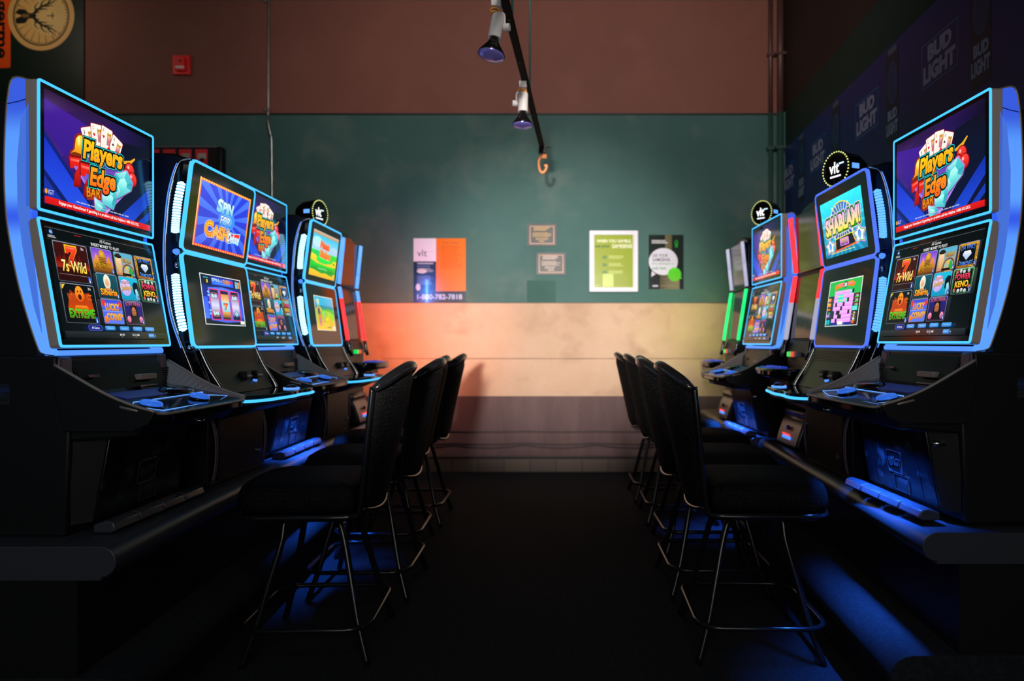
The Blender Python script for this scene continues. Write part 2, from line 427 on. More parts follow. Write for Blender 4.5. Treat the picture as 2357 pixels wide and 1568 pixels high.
# ---------------------------------------------------------------- screen pictures
Y_, O_, R_ = 'ffc814', 'ff8a10', 'e81818'
def gem(p, pts, c):
    """faceted gem: outline points, centre facets"""
    cx = sum(a for a, b in pts)/len(pts); cy = sum(b for a, b in pts)/len(pts)
    big = [(cx+(a-cx)*1.1, cy+(b-cy)*1.1) for a, b in pts]
    p.P(big, 'c890d8', '402060')
    p.P(pts, '7ee8e8', '1f8fa0')
    sh = ['9ff4f0', '4cc8d0', '2a9db0', '7adfe0', 'c8fffa', '35b0b8']
    for i in range(len(pts)):
        a, b = pts[i], pts[(i+1) % len(pts)]
        p.P([a, b, (cx, cy)], sh[i % 6], '3fb4c0')
    q = [(cx+(a-cx)*.45, cy+(b-cy)*.45) for a, b in pts]; p.P(q, 'b8fff4', '4fd0d0')
def card(p, cx, cy, rot, pip, red, w=58, h=100):
    def tr(x, y): return (cx+x*math.cos(rot)-y*math.sin(rot), cy+x*math.sin(rot)+y*math.cos(rot))
    p.P([tr(x, y) for x, y in rrect(w+5, h+5, 7, 3)], '8a1010')
    p.P([tr(x, y) for x, y in rrect(w, h, 5, 3)], 'f8f0e6', 'efe0d4')
    c = 'd01820' if red else '181418'
    a, b = tr(-w*.30, -h*.36); p.T(pip, a-4, b-7, a+4, b+7, c, rot=rot)
    a, b = tr(-w*.27, -h*.13); s = 6.5
    if red: p.P([(a, b+s), (a-s, b-s*.3), (a-s*.5, b-s), (a, b-s*.5), (a+s*.5, b-s), (a+s, b-s*.3)], c)
    else: p.P([(a, b-s), (a+s, b+s*.3), (a+s*.4, b+s*.6), (a, b+s*.4), (a-s*.4, b+s*.6), (a-s, b+s*.3)], c)
    p.P([tr(x, y) for x, y in ((2, -h*.34), (w*.40, -h*.34), (w*.40, h*.1), (2, h*.1))], 'e0a040', 'c06080')
    p.P([tr(x, y) for x, y in ((5, -h*.25), (w*.30, -h*.27), (w*.32, -h*.05), (7, -h*.02))], 'f2c8a0', 'b04080')
    p.P([tr(x, y) for x, y in ((3, -h*.38), (w*.2, -h*.30), (w*.41, -h*.38), (w*.38, -h*.26), (5, -h*.26))], 'c08818')
def seven(p, x, y, s, rot=0, edge='7c060a', c1='f02418', c2='980408'):
    pts = [(0, 0), (1, 0), (1, .22), (.62, .62), (.55, 1), (.12, 1), (.25, .6), (.55, .32), (.28, .30), (.24, .40), (0, .40)]
    def tr(a, b, k=1):
        a, b = (a-.5)*s*k, (b-.5)*s*1.25*k; return (x+a*math.cos(rot)-b*math.sin(rot), y+a*math.sin(rot)+b*math.cos(rot))
    p.P([tr(a, b, 1.13) for a, b in pts], edge); p.P([tr(a, b) for a, b in pts], c1, c2)
    p.P([tr(a, b) for a, b in ((.06, .07), (.9, .07), (.86, .15), (.06, .15))], 'ff9080', 'f83828')
def pic_title(dim=1):
    p = Pic(550, 360)
    p.R(0, 0, 550, 360, '3a1878', '060a20', 'x')
    p.P([(0, 0), (330, 0), (0, 250)], '281440', '45208c', 'y'); p.P([(0, 0), (200, 0), (0, 80)], '241038', '4a2670')
    p.P([(0, 30), (230, 60), (330, 200), (250, 300), (0, 120)], '401a90', '281678')
    p.P([(360, 60), (550, 40), (550, 300), (300, 330)], '0a0c20', '0a1034')
    p.P([(0, 130), (270, 360), (0, 360)], '10207a', '0c1858')
    p.P([(0, 150), (60, 200), (250, 360), (140, 360), (0, 250)], '182cc0', '2450e0')
    p.P([(0, 270), (110, 360), (60, 360), (0, 320)], '1630a0')
    p.P([(550, 190), (550, 250), (420, 360), (330, 360)], '1028a0', '1c48d0')
    p.P([(550, 280), (550, 310), (480, 360), (440, 360)], '1438b0')
    p.P([(130, 210), (285, 345), (440, 210), (285, 80)], '6a30c0', 'b890f0')
    p.P([(150, 215), (285, 335), (420, 215), (285, 100)], '3a1c90', '9a68e0')
    # bell
    p.P([(115, 180), (112, 165), (128, 150), (134, 110), (150, 94), (168, 90), (185, 98), (190, 180), (160, 192)], '902010')
    p.P([(121, 174), (119, 166), (134, 152), (140, 116), (153, 101), (168, 97), (182, 104), (184, 174)], 'ffd838', 'e07808')
    p.E(152, 172, 34, 12, '7a2c06'); p.E(154, 120, 8, 16, 'fff4a0', 'ffd040')
    # sevens
    seven(p, 152, 222, 72, -.15); seven(p, 206, 240, 84, -.05)
    # cherries
    p.P([(385, 125), (430, 112), (455, 96), (459, 101), (436, 122), (392, 134)], 'e8a820')
    for a, b, r in ((425, 150, 25), (405, 170, 19), (441, 180, 24)):
        p.E(a, b, r+4, r+4, '80080c'); p.E(a, b, r, r, 'ff4038', 'c0080c'); p.E(a-r*.3, b-r*.4, r*.25, r*.25, 'ffb8a8')
    # cards
    card(p, 208, 108, -.40, 'J', 0); card(p, 246, 86, -.14, 'Q', 1); card(p, 292, 82, .10, 'K', 1); card(p, 338, 100, .38, 'A', 0)
    p.P([(240, 118), (252, 106), (262, 114), (272, 106), (284, 118), (262, 142)], 'd01820'); p.P([(290, 112), (306, 92), (322, 116), (306, 140)], 'e02018')
    # diamonds and bar
    p.P([(182, 256), (262, 246), (272, 292), (192, 306)], '901408', 'b02c08'); p.T('BAR', 190, 258, 262, 294, 'f0a818', 'd07010', sl=-.1, bold=.02, out=((.03, '401004'),))
    gem(p, [(345, 180), (405, 158), (440, 195), (430, 225), (350, 272), (320, 230)], 0)
    gem(p, [(270, 262), (335, 248), (350, 268), (330, 316), (268, 304)], 0)
    gem(p, [(228, 292), (272, 304), (292, 318), (262, 345), (232, 330)], 0)
    # title
    o1 = ((.13, '0a0808'), (.105, '24d0d0'), (.075, '0a0c10'))
    p.T('Players', 173, 98, 380, 186, Y_, 'f08c0c', sl=-.06, it=.12, bold=.04, out=o1)
    p.T('Edge', 206, 186, 342, 270, 'ffa018', 'f05010', sl=-.06, it=.12, bold=.04, out=o1)
    p.T('IGT', 14, 311, 38, 325, 'd8d8e0'); p.E(5, 318, 5, 8, 'f0a020')
    p.scribble(140, 322, 440, 330, 1, 'a8b0c8', .5)
    p.R(0, 334, 550, 356, 'e01818', 'c81014')
    p.T('Engage your GameSense! If gambling is a problem call the Helpline 1-888-332-2322.', 60, 338, 478, 351, 'ffffff', bold=.01)
    p.R(0, 356, 550, 360, '050508')
    p.clip(0, 0, 550, 360)
    return p
def tile(p, x0, y0, x1, y1, c1, c2, edge='8890a0'):
    p.RR(x0-2.5, y0-2.5, x1+2.5, y1+2.5, 6, edge, '484c58'); p.RR(x0, y0, x1, y1, 5, c1, c2)
def info(p, x, y, k=1):
    p.R(x-5*k, y-9*k, x+5*k, y+9*k, '2a58b8', '12306e'); p.T('i', x-1.6*k, y-5*k, x+1.6*k, y+5*k, 'ffffff')
def pic_menu():
    p = Pic(550, 365)
    p.R(0, 0, 550, 365, '04070b', '06090d')
    p.R(0, 6, 550, 7.5, '5c5c62'); p.R(0, 43, 550, 44.2, '3a3c42')
    p.E(24, 20, 8, 8, '3a86d8', '1c4c98'); p.T('RG', 19, 17, 29, 23, 'ffffff'); p.scribble(8, 31, 46, 40, 2, 'c8c8d0', .5)
    p.R(128, 14, 160, 16, 'c81818')
    p.T('All Games', 252, 10, 312, 22, 'd8d8d8'); p.T('INSERT MONEY TO PLAY!', 205, 27, 352, 38, 'e8e8e8', bold=.01)
    X = [(24, 175), (196, 300), (315, 418), (432, 536)]; Yr = [(45, 128), (134, 217), (223, 306)]
    # 7s wild
    x0, x1 = X[0]; tile(p, x0, 48, x1, 172, '3a0808', '280406')
    for i in range(26):
        a = x0+4+i*5.6; h = random.uniform(20, 60); p.P([(a-4, 130), (a+4, 130), (a+random.uniform(-2, 2), 130-h)], '7a1008', 'a02008')
    p.R(x0+6, 150, x1-6, 151.5, '807070')
    seven(p, 98, 88, 50, 0, 'e8c018', 'ff4820', 'c01010'); p.T('7s Wild', 46, 104, 158, 142, 'fff0a0', 'ffd010', it=.05, bold=.02, out=((.05, '2a0404'),))
    p.T('25c', 146, 54, 160, 62, 'ffffff'); info(p, x1-10, 164, 1.3)
    # wolf tile
    tile(p, x0, 182, x1, 306, '080a10', '05060a')
    p.P([(40, 260), (60, 200), (84, 214), (90, 186), (110, 186), (120, 210), (150, 205), (160, 260), (130, 276), (70, 276)], '7a1c06', 'd04808')
    p.E(102, 212, 20, 26, 'ffa020', 'e04808'); p.E(102, 222, 8, 9, '401004'); p.E(95, 204, 3, 3, '401004'); p.E(109, 204, 3, 3, '401004'); p.P([(76, 250), (128, 250), (140, 268), (64, 268)], 'ff8818', 'c03808')
    p.T('WOLF', 46, 212, 84, 244, 'f07018', 'b83008'); p.T('LIFE', 122, 212, 158, 244, 'f07018', 'b83008')
    p.T('EXTREME', 42, 262, 160, 290, '48d020', '0a7c10', bold=.02, out=((.05, '301808'), (.03, '98a020')))
    p.T('25c', 146, 188, 160, 196, 'ffffff'); info(p, x1-10, 298, 1.3); p.P([(26, 186), (42, 184), (30, 198), (26, 200)], 'e8c020')
    # sphinx
    x0, x1 = X[1]; a, b = Yr[0]; tile(p, x0, a, x1, b, '6a40d0', 'e090c0')
    p.P([(x0, 100), (x0+22, 62), (x0+46, 110), (x0+46, b), (x0, b)], 'f0a030', 'b06810'); p.P([(x1, 104), (x1-20, 66), (x1-44, 112), (x1-44, b), (x1, b)], 'f09828', 'a05c10')
    p.P([(232, 110), (228, 74), (236, 52), (248, 47), (260, 52), (268, 74), (264, 110)], 'd89820', '8a5408'); p.E(248, 68, 9, 12, 'f0b840', 'b87818')
    for i in range(5): p.R(231, 74+i*6, 265, 76+i*6, '4a3008')
    p.R(x0, 112, x1, b, 'a06010', '4a2a08'); p.T('SPHINX', 210, 94, 286, 112, 'e8b028', 'a06808', bold=.015, out=((.05, '1a1004'),)); info(p, x1-6, b-9)
    # gold coast
    x0, x1 = X[2]; tile(p, x0, a, x1, b, '40b0d0', 'c88040')
    p.E(335, 82, 16, 36, 'f0d890', 'd0a060'); p.E(336, 78, 9, 13, 'f8d0a8', 'e0a888'); p.E(336, 58, 20, 7, '201410'); p.RR(326, 48, 346, 58, 3, '2a1c14')
    p.T('GOLD', 358, 62, 408, 78, 'f0c040', 'b07818', bold=.02, out=((.05, '302008'),))
    p.E(384, 112, 34, 30, '7a4818'); p.E(384, 112, 27, 24, '50b8c8', 'e0a828'); p.P([(384, 112), (396, 90), (411, 112), (400, 128)], '30a040'); p.P([(384, 112), (366, 96), (384, 88)], 'e8b020')
    p.R(346, 118, 396, 126, '0c0808'); p.R(x0, 126, x1, b, '5a3010', '301808'); info(p, x1-6, b-9)
    # diamonds
    x0, x1 = X[3]; tile(p, x0, a, x1, b, 'd09020', '9a6010')
    for i in range(60): p.E(random.uniform(x0, x1), random.uniform(a, b), 3, 2, random.choice(['5a3808', 'f0c040', '402808']), n=6)
    p.R(x0+9, a+8, x1-9, b-8, '04060c'); gem2 = [(460, 84), (468, 72), (500, 72), (508, 84), (484, 104)]
    p.P(gem2, 'e8f0ff', '90a8d0'); p.P([(468, 72), (484, 84), (500, 72)], 'ffffff', 'b0c0e0'); p.P([(460, 84), (476, 84), (484, 104)], 'b0c4e8')
    p.T('DA VINCI', 448, 54, 520, 70, '6aa0f0', '2858c0', bold=.015, arc=-4); p.T('DIAMONDS', 448, 104, 520, 118, '6aa0f0', '2858c0', bold=.015, arc=4); info(p, x1-5, b-9)
    # archer
    x0, x1 = X[1]; a, b = Yr[1]; tile(p, x0, a, x1, b, '0a5868', '083038')
    p.E(246, 160, 18, 26, 'f4ecd8', 'd8c8a8'); p.E(246, 162, 10, 13, 'f0c0a0', 'd09878'); p.P([(222, 205), (230, 182), (262, 182), (272, 205)], 'd09060', '804020'); p.P([(272, 138), (275, 138), (284, 200), (281, 200)], '402010')
    p.T('Siberia', 204, 184, 292, 208, 'ffc828', 'e07010', bold=.03, out=((.05, '401804'),)); info(p, x1-6, b-9)
    # moon and dolphin
    x0, x1 = X[2]; tile(p, x0, a, x1, b, '18b8d8', '0c90b8'); p.E(345, 172, 30, 30, 'f0c8f0', 'b0a0e8')
    p.P([(x1, 150), (398, 148), (386, 160), (388, 190), (400, 200), (x1, 205)], '041420'); p.P([(398, 176), (408, 172), (414, 190), (x1, 214), (396, 214)], 'a8e8f0', '5098b8')
    p.T('Super', 322, 144, 372, 162, 'e0b0f8', 'f0c030', sl=-.1, bold=.02, out=((.05, '402080'),)); p.T('Jackpot', 322, 164, 384, 184, 'f8d848', 'e09818', sl=-.1, bold=.02, out=((.05, '402080'),)); info(p, x1-6, b-9)
    # keno
    x0, x1 = X[3]; tile(p, x0, a, x1, b, '0a0c0a', '080808', 'a8e0b0'); p.frame(x0+2, a+2, x1-2, b-2, 3, '147838')
    for c, q, e in ((450, 143, 'e03018'), (470, 141, 'e8e8e8'), (488, 144, 'f0f0f0'), (512, 142, 'd8d8d8'), (448, 204, 'e03018'), (470, 208, 'f0f0f0'), (488, 206, 'e8e8e8'), (506, 209, 'f0f0f0'), (526, 196, 'e03818')): p.E(c, q, 7, 7, e, '808080')
    p.T('POWER', 442, 150, 526, 170, 'ff4868', 'c81838', bold=.03, out=((.05, '300810'),)); p.T('KENO', 448, 174, 520, 196, 'ffe030', 'f09810', bold=.03, out=((.05, '302008'),)); info(p, x1-6, b-9)
    # lucky coins
    x0, x1 = X[1]; a, b = Yr[2]; tile(p, x0, a, x1, b, '3848d0', '5878f0')
    p.E(206, 236, 9, 12, 'e03020'); p.E(290, 238, 9, 11, 'e02838'); p.E(208, 292, 10, 12, 'ff9020', 'e05808'); p.E(290, 276, 8, 8, 'e8a020'); p.R(x0, 262, x1, 266, '90b0ff', '4868e0')
    for tx, yy in (('LUCKY', 236), ('COINS', 270)): p.T(tx, 212, yy, 286, yy+24, 'ffc850', 'e08818', bold=.03, out=((.06, 'e090d0'), (.04, '603018')))
    # sorcerer
    x0, x1 = X[2]; tile(p, x0, a, x1, b, '181c80', '301028'); p.P([(342, 300), (350, 240), (366, 232), (384, 240), (392, 300)], '0a0608'); p.E(366, 262, 13, 20, 'c87848', '8a4828'); p.P([(356, 274), (376, 274), (366, 290)], '1a0c08')
    p.R(357, 256, 363, 258.5, '1a0c08'); p.R(369, 256, 375, 258.5, '1a0c08'); p.E(332, 288, 11, 12, 'f098b0', 'c04878'); p.E(402, 288, 11, 12, 'f098b0', 'a04088')
    p.T('SORCERER', 322, 227, 412, 240, 'e87838', 'a83818', bold=.01, arc=-3); p.R(344, 290, 392, 300, '0a0806'); info(p, x1-6, b-9)
    # buttons
    bx = [(112, 174), (192, 244), (268, 320), (342, 396), (414, 470)]
    nm = ['All Games', 'Classic', 'Interactive', 'Progressive', 'Top Games']
    for i, ((q, e), tx) in enumerate(zip(bx, nm)):
        if i == 0: p.RR(q-3, 313, e+3, 333, 8, '4858a8'); p.RR(q, 315, e, 331, 6, '0c1868', '142488'); p.T(tx, q+12, 319, e-12, 327, 'e8e8ff', bold=.01)
        else: p.RR(q, 315, e, 330, 5, '4aa0e8', '2878c8'); p.T(tx, q+10, 319, e-10, 326, 'a8d4f8')
    p.R(0, 336, 550, 359, '242a30', '080a0e')
    p.T('$0.00', 262, 341, 288, 349, 'e8e8e8', bold=.01); p.T('12:12 AM', 332, 341, 372, 349, 'e8e8e8', bold=.01); p.scribble(270, 352, 280, 355, 1, 'a0a0a0'); p.scribble(347, 352, 357, 355, 1, 'a0a0a0')
    p.RR(428, 339, 476, 354, 5, '3c98e8', '2468b8'); p.T('DENOM', 432, 343, 456, 350, 'a8d8ff'); p.E(470, 346, 7, 7, '080808'); p.T('ALL', 466, 344, 475, 349, 'ffffff')
    p.clip(0, 0, 550, 365)
    return p
def rays(p, x0, y0, x1, y1, cx, cy, n, c, c2, a0=0, duty=.5):
    R = 900
    for i in range(n):
        t0, t1 = a0+2*PI*i/n, a0+2*PI*(i+duty)/n
        poly = [(cx, cy), (cx+R*math.cos(t0), cy+R*math.sin(t0)), (cx+R*math.cos(t1), cy+R*math.sin(t1))]
        # clip to the rectangle (Sutherland-Hodgman)
        for ax, lim, sg in ((0, x0, 1), (0, x1, -1), (1, y0, 1), (1, y1, -1)):
            out = []
            for j in range(len(poly)):
                A, B = poly[j-1], poly[j]; ia, ib = sg*(A[ax]-lim) >= 0, sg*(B[ax]-lim) >= 0
                if ia != ib:
                    t = (lim-A[ax])/(B[ax]-A[ax]); out.append((A[0]+(B[0]-A[0])*t, A[1]+(B[1]-A[1])*t))
                if ib: out.append(B)
            poly = out
            if not poly: break
        if len(poly) > 2: p.P(poly, c, c2, layer=(i == 0))
def pic_spin():
    p = Pic(430, 310); W_, H_ = 430, 310
    p.R(0, 0, W_, H_, 'ff9010', 'ff4808')
    for i in range(22):
        p.R(4+i*19.5, 3, 12+i*19.5, 7, 'fff0a0'); p.R(4+i*19.5, H_-7, 12+i*19.5, H_-3, 'ffe8a0')
    p.R(0, 0, 5, H_, 'ffe0b0', 'ffc080'); p.R(W_-5, 0, W_, H_, 'ffb030', 'ffa028')
    p.R(12, 12, W_-12, H_-12, '2038e0', '1c2cc0')
    rays(p, 12, 12, W_-12, H_-12, 238, 150, 16, '4878ff', '3860f0', .1, .45)
    p.E(238, 152, 70, 50, '3c88ff'); p.E(238, 152, 46, 30, '58b0ff'); p.E(238, 152, 24, 16, '98e8ff')
    p.T('S', 150, 62, 192, 122, 'f0ffff', '60c8d8', it=.1, bold=.03, out=((.07, '1a2a80'), (.05, '68b0e8')))
    p.T('PIN', 196, 70, 280, 122, 'f0ffff', '60c8d8', it=.1, bold=.03, out=((.07, '1a2a80'), (.05, '68b0e8')))
    p.T('FOR', 186, 136, 270, 178, 'ffffff', '58b0e0', it=.08, bold=.03, out=((.06, '2858c0'),))
    p.T('C', 74, 182, 132, 250, 'ffc020', 'f08810', bold=.03, out=((.08, 'fff0d0'), (.055, 'c04808')))
    p.T('ASH', 136, 194, 262, 250, 'ffa818', 'f8c850', bold=.03, out=((.08, 'fff0d0'), (.055, 'c04808')))
    p.P([(262, 196), (300, 204), (372, 194), (360, 258), (320, 250), (266, 262)], '90e0ff'); p.P([(266, 201), (300, 209), (366, 199), (355, 252), (320, 245), (271, 256)], 'ff2818', 'c81018')
    p.T('Deluxe', 266, 208, 362, 250, 'ffffff', 'c8e8ff', it=.2, bold=.02, out=((.05, '60b8e8'),))
    return p
def pic_reels():
    p = Pic(330, 330); p.R(0, 0, 330, 330, 'd8dce0', 'c8d0d4'); p.R(6, 6, 324, 324, '08103a', '04061c')
    p.R(6, 70, 324, 290, '0c1c70', '1834d0'); p.R(250, 100, 324, 270, '1838d8', '3a60f0'); p.R(6, 150, 40, 290, '3058e8', '4878ff')
    p.scribble(26, 20, 74, 28, 1, '30b8b0', .8); p.T('1', 46, 34, 56, 56, 'e8c818', bold=.04)
    p.R(84, 12, 262, 64, '1c38c8', '2860ff'); p.T('SPIN', 88, 20, 144, 44, 'd8f0f0', '98c8c8', bold=.02); p.T('FOR', 148, 28, 170, 42, 'c0e8f0'); p.T('CASH', 174, 20, 232, 46, 'f0a050', 'd87828', bold=.03, out=((.06, 'f0c890'), (.04, '803808'),))
    p.R(234, 24, 258, 40, 'e02028'); p.R(100, 50, 240, 54, '58a8ff'); p.R(278, 18, 296, 66, '60a8c8', '88c8e0'); p.R(298, 20, 318, 66, 'd8a060', 'c07838')
    p.P([(48, 86), (165, 74), (300, 92), (300, 300), (170, 312), (48, 300)], '5878f0', '4860e0')
    for i, x in enumerate((56, 138, 222)):
        p.R(x, 92, x+72, 296, 'ff2068', 'e81048'); p.R(x+5, 98, x+67, 290, '141c48', '141c48'); p.R(x+5, 124, x+67, 200, '5058a8', 'd8d8f4'); p.R(x+5, 200, x+67, 264, 'd8d8f4', '5060a8')
    for x, y in ((64, 118), (64, 232), (230, 118)):
        p.R(x+3, y, x+50, y+3, 'f09050'); p.R(x+3, y+38, x+50, y+41, 'f09050'); p.T('BAR', x+6, y+8, x+50, y+34, 'f0ffff', 'b0e0f8', bold=.05, out=((.07, '101848'),))
    p.R(143, 120, 205, 172, 'e09838', 'f8d8a8'); p.R(143, 238, 205, 280, 'f0b860', '603010')
    for k in range(5): p.R(148+k*12, 120, 150+k*12, 172, 'b06818'); p.R(148+k*12, 238, 150+k*12, 276, 'a05c18')
    p.R(143, 172, 205, 236, 'a8e8f0', '88d8e8'); seven(p, 174, 202, 34, 0, '105868', 'ff5020', 'ff7028')
    p.P([(258, 226), (280, 248), (258, 274), (236, 250)], '205070'); p.P([(258, 231), (275, 248), (258, 268), (241, 250)], 'd8ffff', '80c0d8'); p.T('S', 252, 240, 264, 258, '204060', rot=.4)
    for y in (116, 138, 186, 236, 258): p.E(46, y, 7, 7, '88c8ff')
    p.R(284, 296, 318, 318, 'e8ecd8')
    return p
def pic_valley():
    p = Pic(400, 330); p.R(0, 0, 400, 330, 'e0c8b8', 'c09058'); p.R(0, 0, 400, 26, 'd0b8a8', 'b08850'); p.R(0, 26, 400, 150, '28c0e8', 'a8d8f0')
    p.E(70, 80, 70, 40, 'a0f0f0', 'c8e0f0'); p.E(340, 110, 60, 30, 'a8d8e8', 'b0c8e8')
    p.R(0, 140, 400, 330, '38d838', '18a828'); p.E(70, 160, 50, 14, '20c860'); p.E(330, 158, 60, 16, '18d818')
    p.P([(0, 170), (60, 176), (120, 200), (300, 214), (400, 180), (400, 230), (300, 238), (90, 232), (0, 214)], 'ffe028', 'e8c018'); p.E(190, 200, 110, 26, '10f040', '20d840'); p.E(360, 206, 30, 24, 'f0d820'); p.E(360, 206, 14, 12, '18a018')
    p.R(20, 236, 380, 282, '18d828', '088818'); p.scribble(120, 262, 280, 276, 2, 'a0e8a8', .4)
    p.R(0, 284, 400, 330, 'f0c818', 'e8b018'); p.P([(60, 284), (180, 300), (240, 292), (340, 306), (380, 284)], '18a028')
    o = ((.09, 'f8c890'), (.05, 'c83c10'))
    p.T('Munis', 118, 66, 262, 116, 'ff7838', 'e85820', sl=.05, bold=.05, out=o); p.T('to', 190, 116, 240, 136, 'a8b8f0'); p.T('Riches', 130, 132, 290, 184, 'ff9038', 'f07818', sl=.05, bold=.05, out=o)
    return p
def pic_map():
    p = Pic(330, 330); p.R(0, 0, 330, 330, 'd8d0b8', 'e8d8b8'); p.R(8, 8, 322, 150, '20b8e0', '38a0c8'); p.R(8, 90, 322, 150, '1888a8', '28a060')
    p.R(8, 130, 322, 322, '58d020', 'f0b818'); p.E(240, 150, 90, 34, '28b838', '88d028'); p.E(210, 150, 70, 12, 'c8d838'); p.E(250, 200, 60, 40, 'a0e010', '98c818')
    p.E(60, 48, 26, 20, 'c8d8a0'); p.P([(46, 60), (76, 60), (88, 110), (36, 110)], 'd8f0e0', '288848'); p.E(66, 135, 44, 30, 'f8d028', 'e0a818'); p.E(62, 150, 24, 40, '604868', '885048'); p.RR(40, 180, 96, 290, 10, 'e87828', 'e89068'); p.E(68, 240, 12, 30, 'a87898')
    p.P([(128, 150), (146, 150), (150, 250), (132, 250)], '60e0b8', 'f07050'); p.P([(190, 170), (230, 190), (300, 300), (240, 300), (200, 220)], 'f8c020', 'f0a018'); p.E(190, 220, 28, 14, 'd8e018'); p.R(180, 292, 250, 306, '788828'); p.RR(276, 286, 322, 316, 8, 'd8d8d0')
    for k in range(6): p.E(168+k*22, 152-8*math.sin(k*.6), 5, 8, '188048')
    return p
def pic_shablam():
    p = Pic(400, 330); p.R(0, 0, 400, 330, '18c8e8', '0878a0'); p.R(0, 0, 400, 120, '28e8ff', '20c8e8')
    rays(p, 0, 0, 400, 330, 200, 160, 26, '38f0ff', '1898c8', .05, .4)
    p.E(200, 130, 112, 102, 'f0d828', 'f0f0a0'); p.E(200, 130, 105, 95, '2878c8', '1c50a8'); p.P([(92, 130), (308, 130), (284, 240), (116, 240)], '2878c8', '2050b0')
    p.P([(92, 130), (97, 130), (124, 240), (116, 240)], 'e8f090'); p.P([(308, 130), (303, 130), (278, 240), (286, 240)], 'e8f090')
    rays(p, 108, 45, 292, 236, 200, 150, 24, 'e8f0c8', 'e8f0b0', .08, .22)
    p.T('SHABLAM!', 32, 96, 368, 196, 'ffb0f0', 'ffe818', sl=-.06, bold=.05, it=.05, out=((.13, 'ffc8f8'), (.10, '109828'), (.06, '085010')))
    def star(cx, cy, r, cols):
        for k, c in ((1.25, 'ff80e0'), (1.1, cols[0]), (.9, 'ffffff')):
            p.P([(cx+r*k*(1 if i % 2 else .58)*math.cos(PI*i/5+.3), cy+r*k*(1 if i % 2 else .58)*math.sin(PI*i/5+.3)) for i in range(10)], c)
        p.E(cx, cy, r*.3, r*.5, '4878d8', '80b8f0')
    star(60, 268, 44, ['18c828']); star(344, 248, 50, ['18c828'])
    p.P([(116, 232), (284, 222), (310, 292), (108, 306)], 'e8e818', 'ff2020'); p.P([(121, 237), (280, 227), (302, 284), (113, 298)], '08060c')
    p.RR(160, 238, 244, 282, 6, 'e8a0f0', 'd070e8'); p.T('KENO', 168, 244, 236, 276, 'ffd850', '502068', bold=.04, out=((.05, '803890'),))
    p.scribble(60, 308, 340, 314, 1, 'e8e020', .7)
    return p
def pic_keno():
    p = Pic(330, 330); p.R(0, 0, 330, 330, 'e8ece8', 'd0d8dc'); p.R(6, 6, 324, 324, '20b848', '28c060'); p.R(6, 110, 324, 324, '184878', '0c2488'); p.R(6, 110, 60, 324, '0c3038', '081c20'); p.R(268, 110, 324, 324, '080c0c', '0a1020')
    p.P([(64, 38), (96, 26), (150, 22), (150, 50), (96, 58), (64, 74)], 'ff9020', 'f87010'); p.P([(264, 38), (236, 18), (190, 22), (190, 50), (250, 60)], 'ff9020', 'f87010')
    for q in (0, 1): p.R(96+q*96, 30, 142+q*96, 42, 'f08098')
    p.E(169, 38, 20, 22, '201810'); p.T('20', 156, 24, 182, 52, 'ffffff', bold=.04)
    k = 0; dark = {(0, 9), (3, 1), (3, 5), (4, 4), (5, 0), (5, 2), (5, 3), (5, 8), (6, 0), (6, 3), (6, 4), (7, 2), (2, 7)}; cy_ = {(1, 2), (1, 3), (1, 4), (2, 2), (2, 3), (2, 4), (2, 6), (0, 8)}
    for r in range(8):
        for c in range(10):
            x, y = 70+c*19.4, 78+r*28.5
            if (r, c) in dark: a, b = '101410', '181c18'
            elif (r, c) in cy_: a, b = '38e0f0', '40e8d0'
            else: a, b = 'ffb8ff', 'f090f8'
            p.R(x, y, x+18.6, y+27, a, b)
            if (r, c) in cy_: p.E(x+9, y+12, 5, 7, 'e8f020', n=8)
    for q in range(3): p.R(276, 116+q*30, 316, 118+q*30, 'd03818'); p.T(['100', '50', '10'][q], 290, 92+q*30+30, 314, 92+q*30+42, 'f0f0f0', bold=.02); p.R(282, 96+q*30+40, 316, 96+q*30+46, '10e020')
    p.R(270, 200, 316, 228, '30e8e8', '50f0a0'); p.R(278, 214, 306, 222, 'a8b8ff')
    for q in range(3): p.T(['4', '2', '1'][q], 284, 236+q*22, 300, 248+q*22, 'f8f8f8', bold=.02); p.R(272, 252+q*22, 306, 255+q*22, 'e8c818')
    p.R(276, 300, 300, 316, 'f05828'); p.R(14, 126, 44, 150, 'ffb020', 'f87858'); p.R(14, 160, 44, 186, 'ffc020', 'f88048'); p.R(14, 200, 44, 212, 'e88818'); p.E(38, 234, 6, 9, '60d898'); p.R(14, 244, 44, 262, 'c080e8'); p.R(14, 284, 30, 318, '20c8d8', '18a890'); p.R(36, 284, 54, 318, '20c8d8', '18a890')
    p.RR(140, 298, 190, 320, 5, 'f0f8e8')
    return p
def pic_dark(c1, c2):
    p = Pic(330, 330); p.R(0, 0, 330, 330, '101010', '140e0a')
    for i in range(9):
        x, y = random.uniform(20, 310), random.uniform(20, 310); p.E(x, y, random.uniform(18, 60), random.uniform(12, 40), random.choice(c1), random.choice(c2), n=10)
    p.clip(0, 0, 330, 330)
    return p
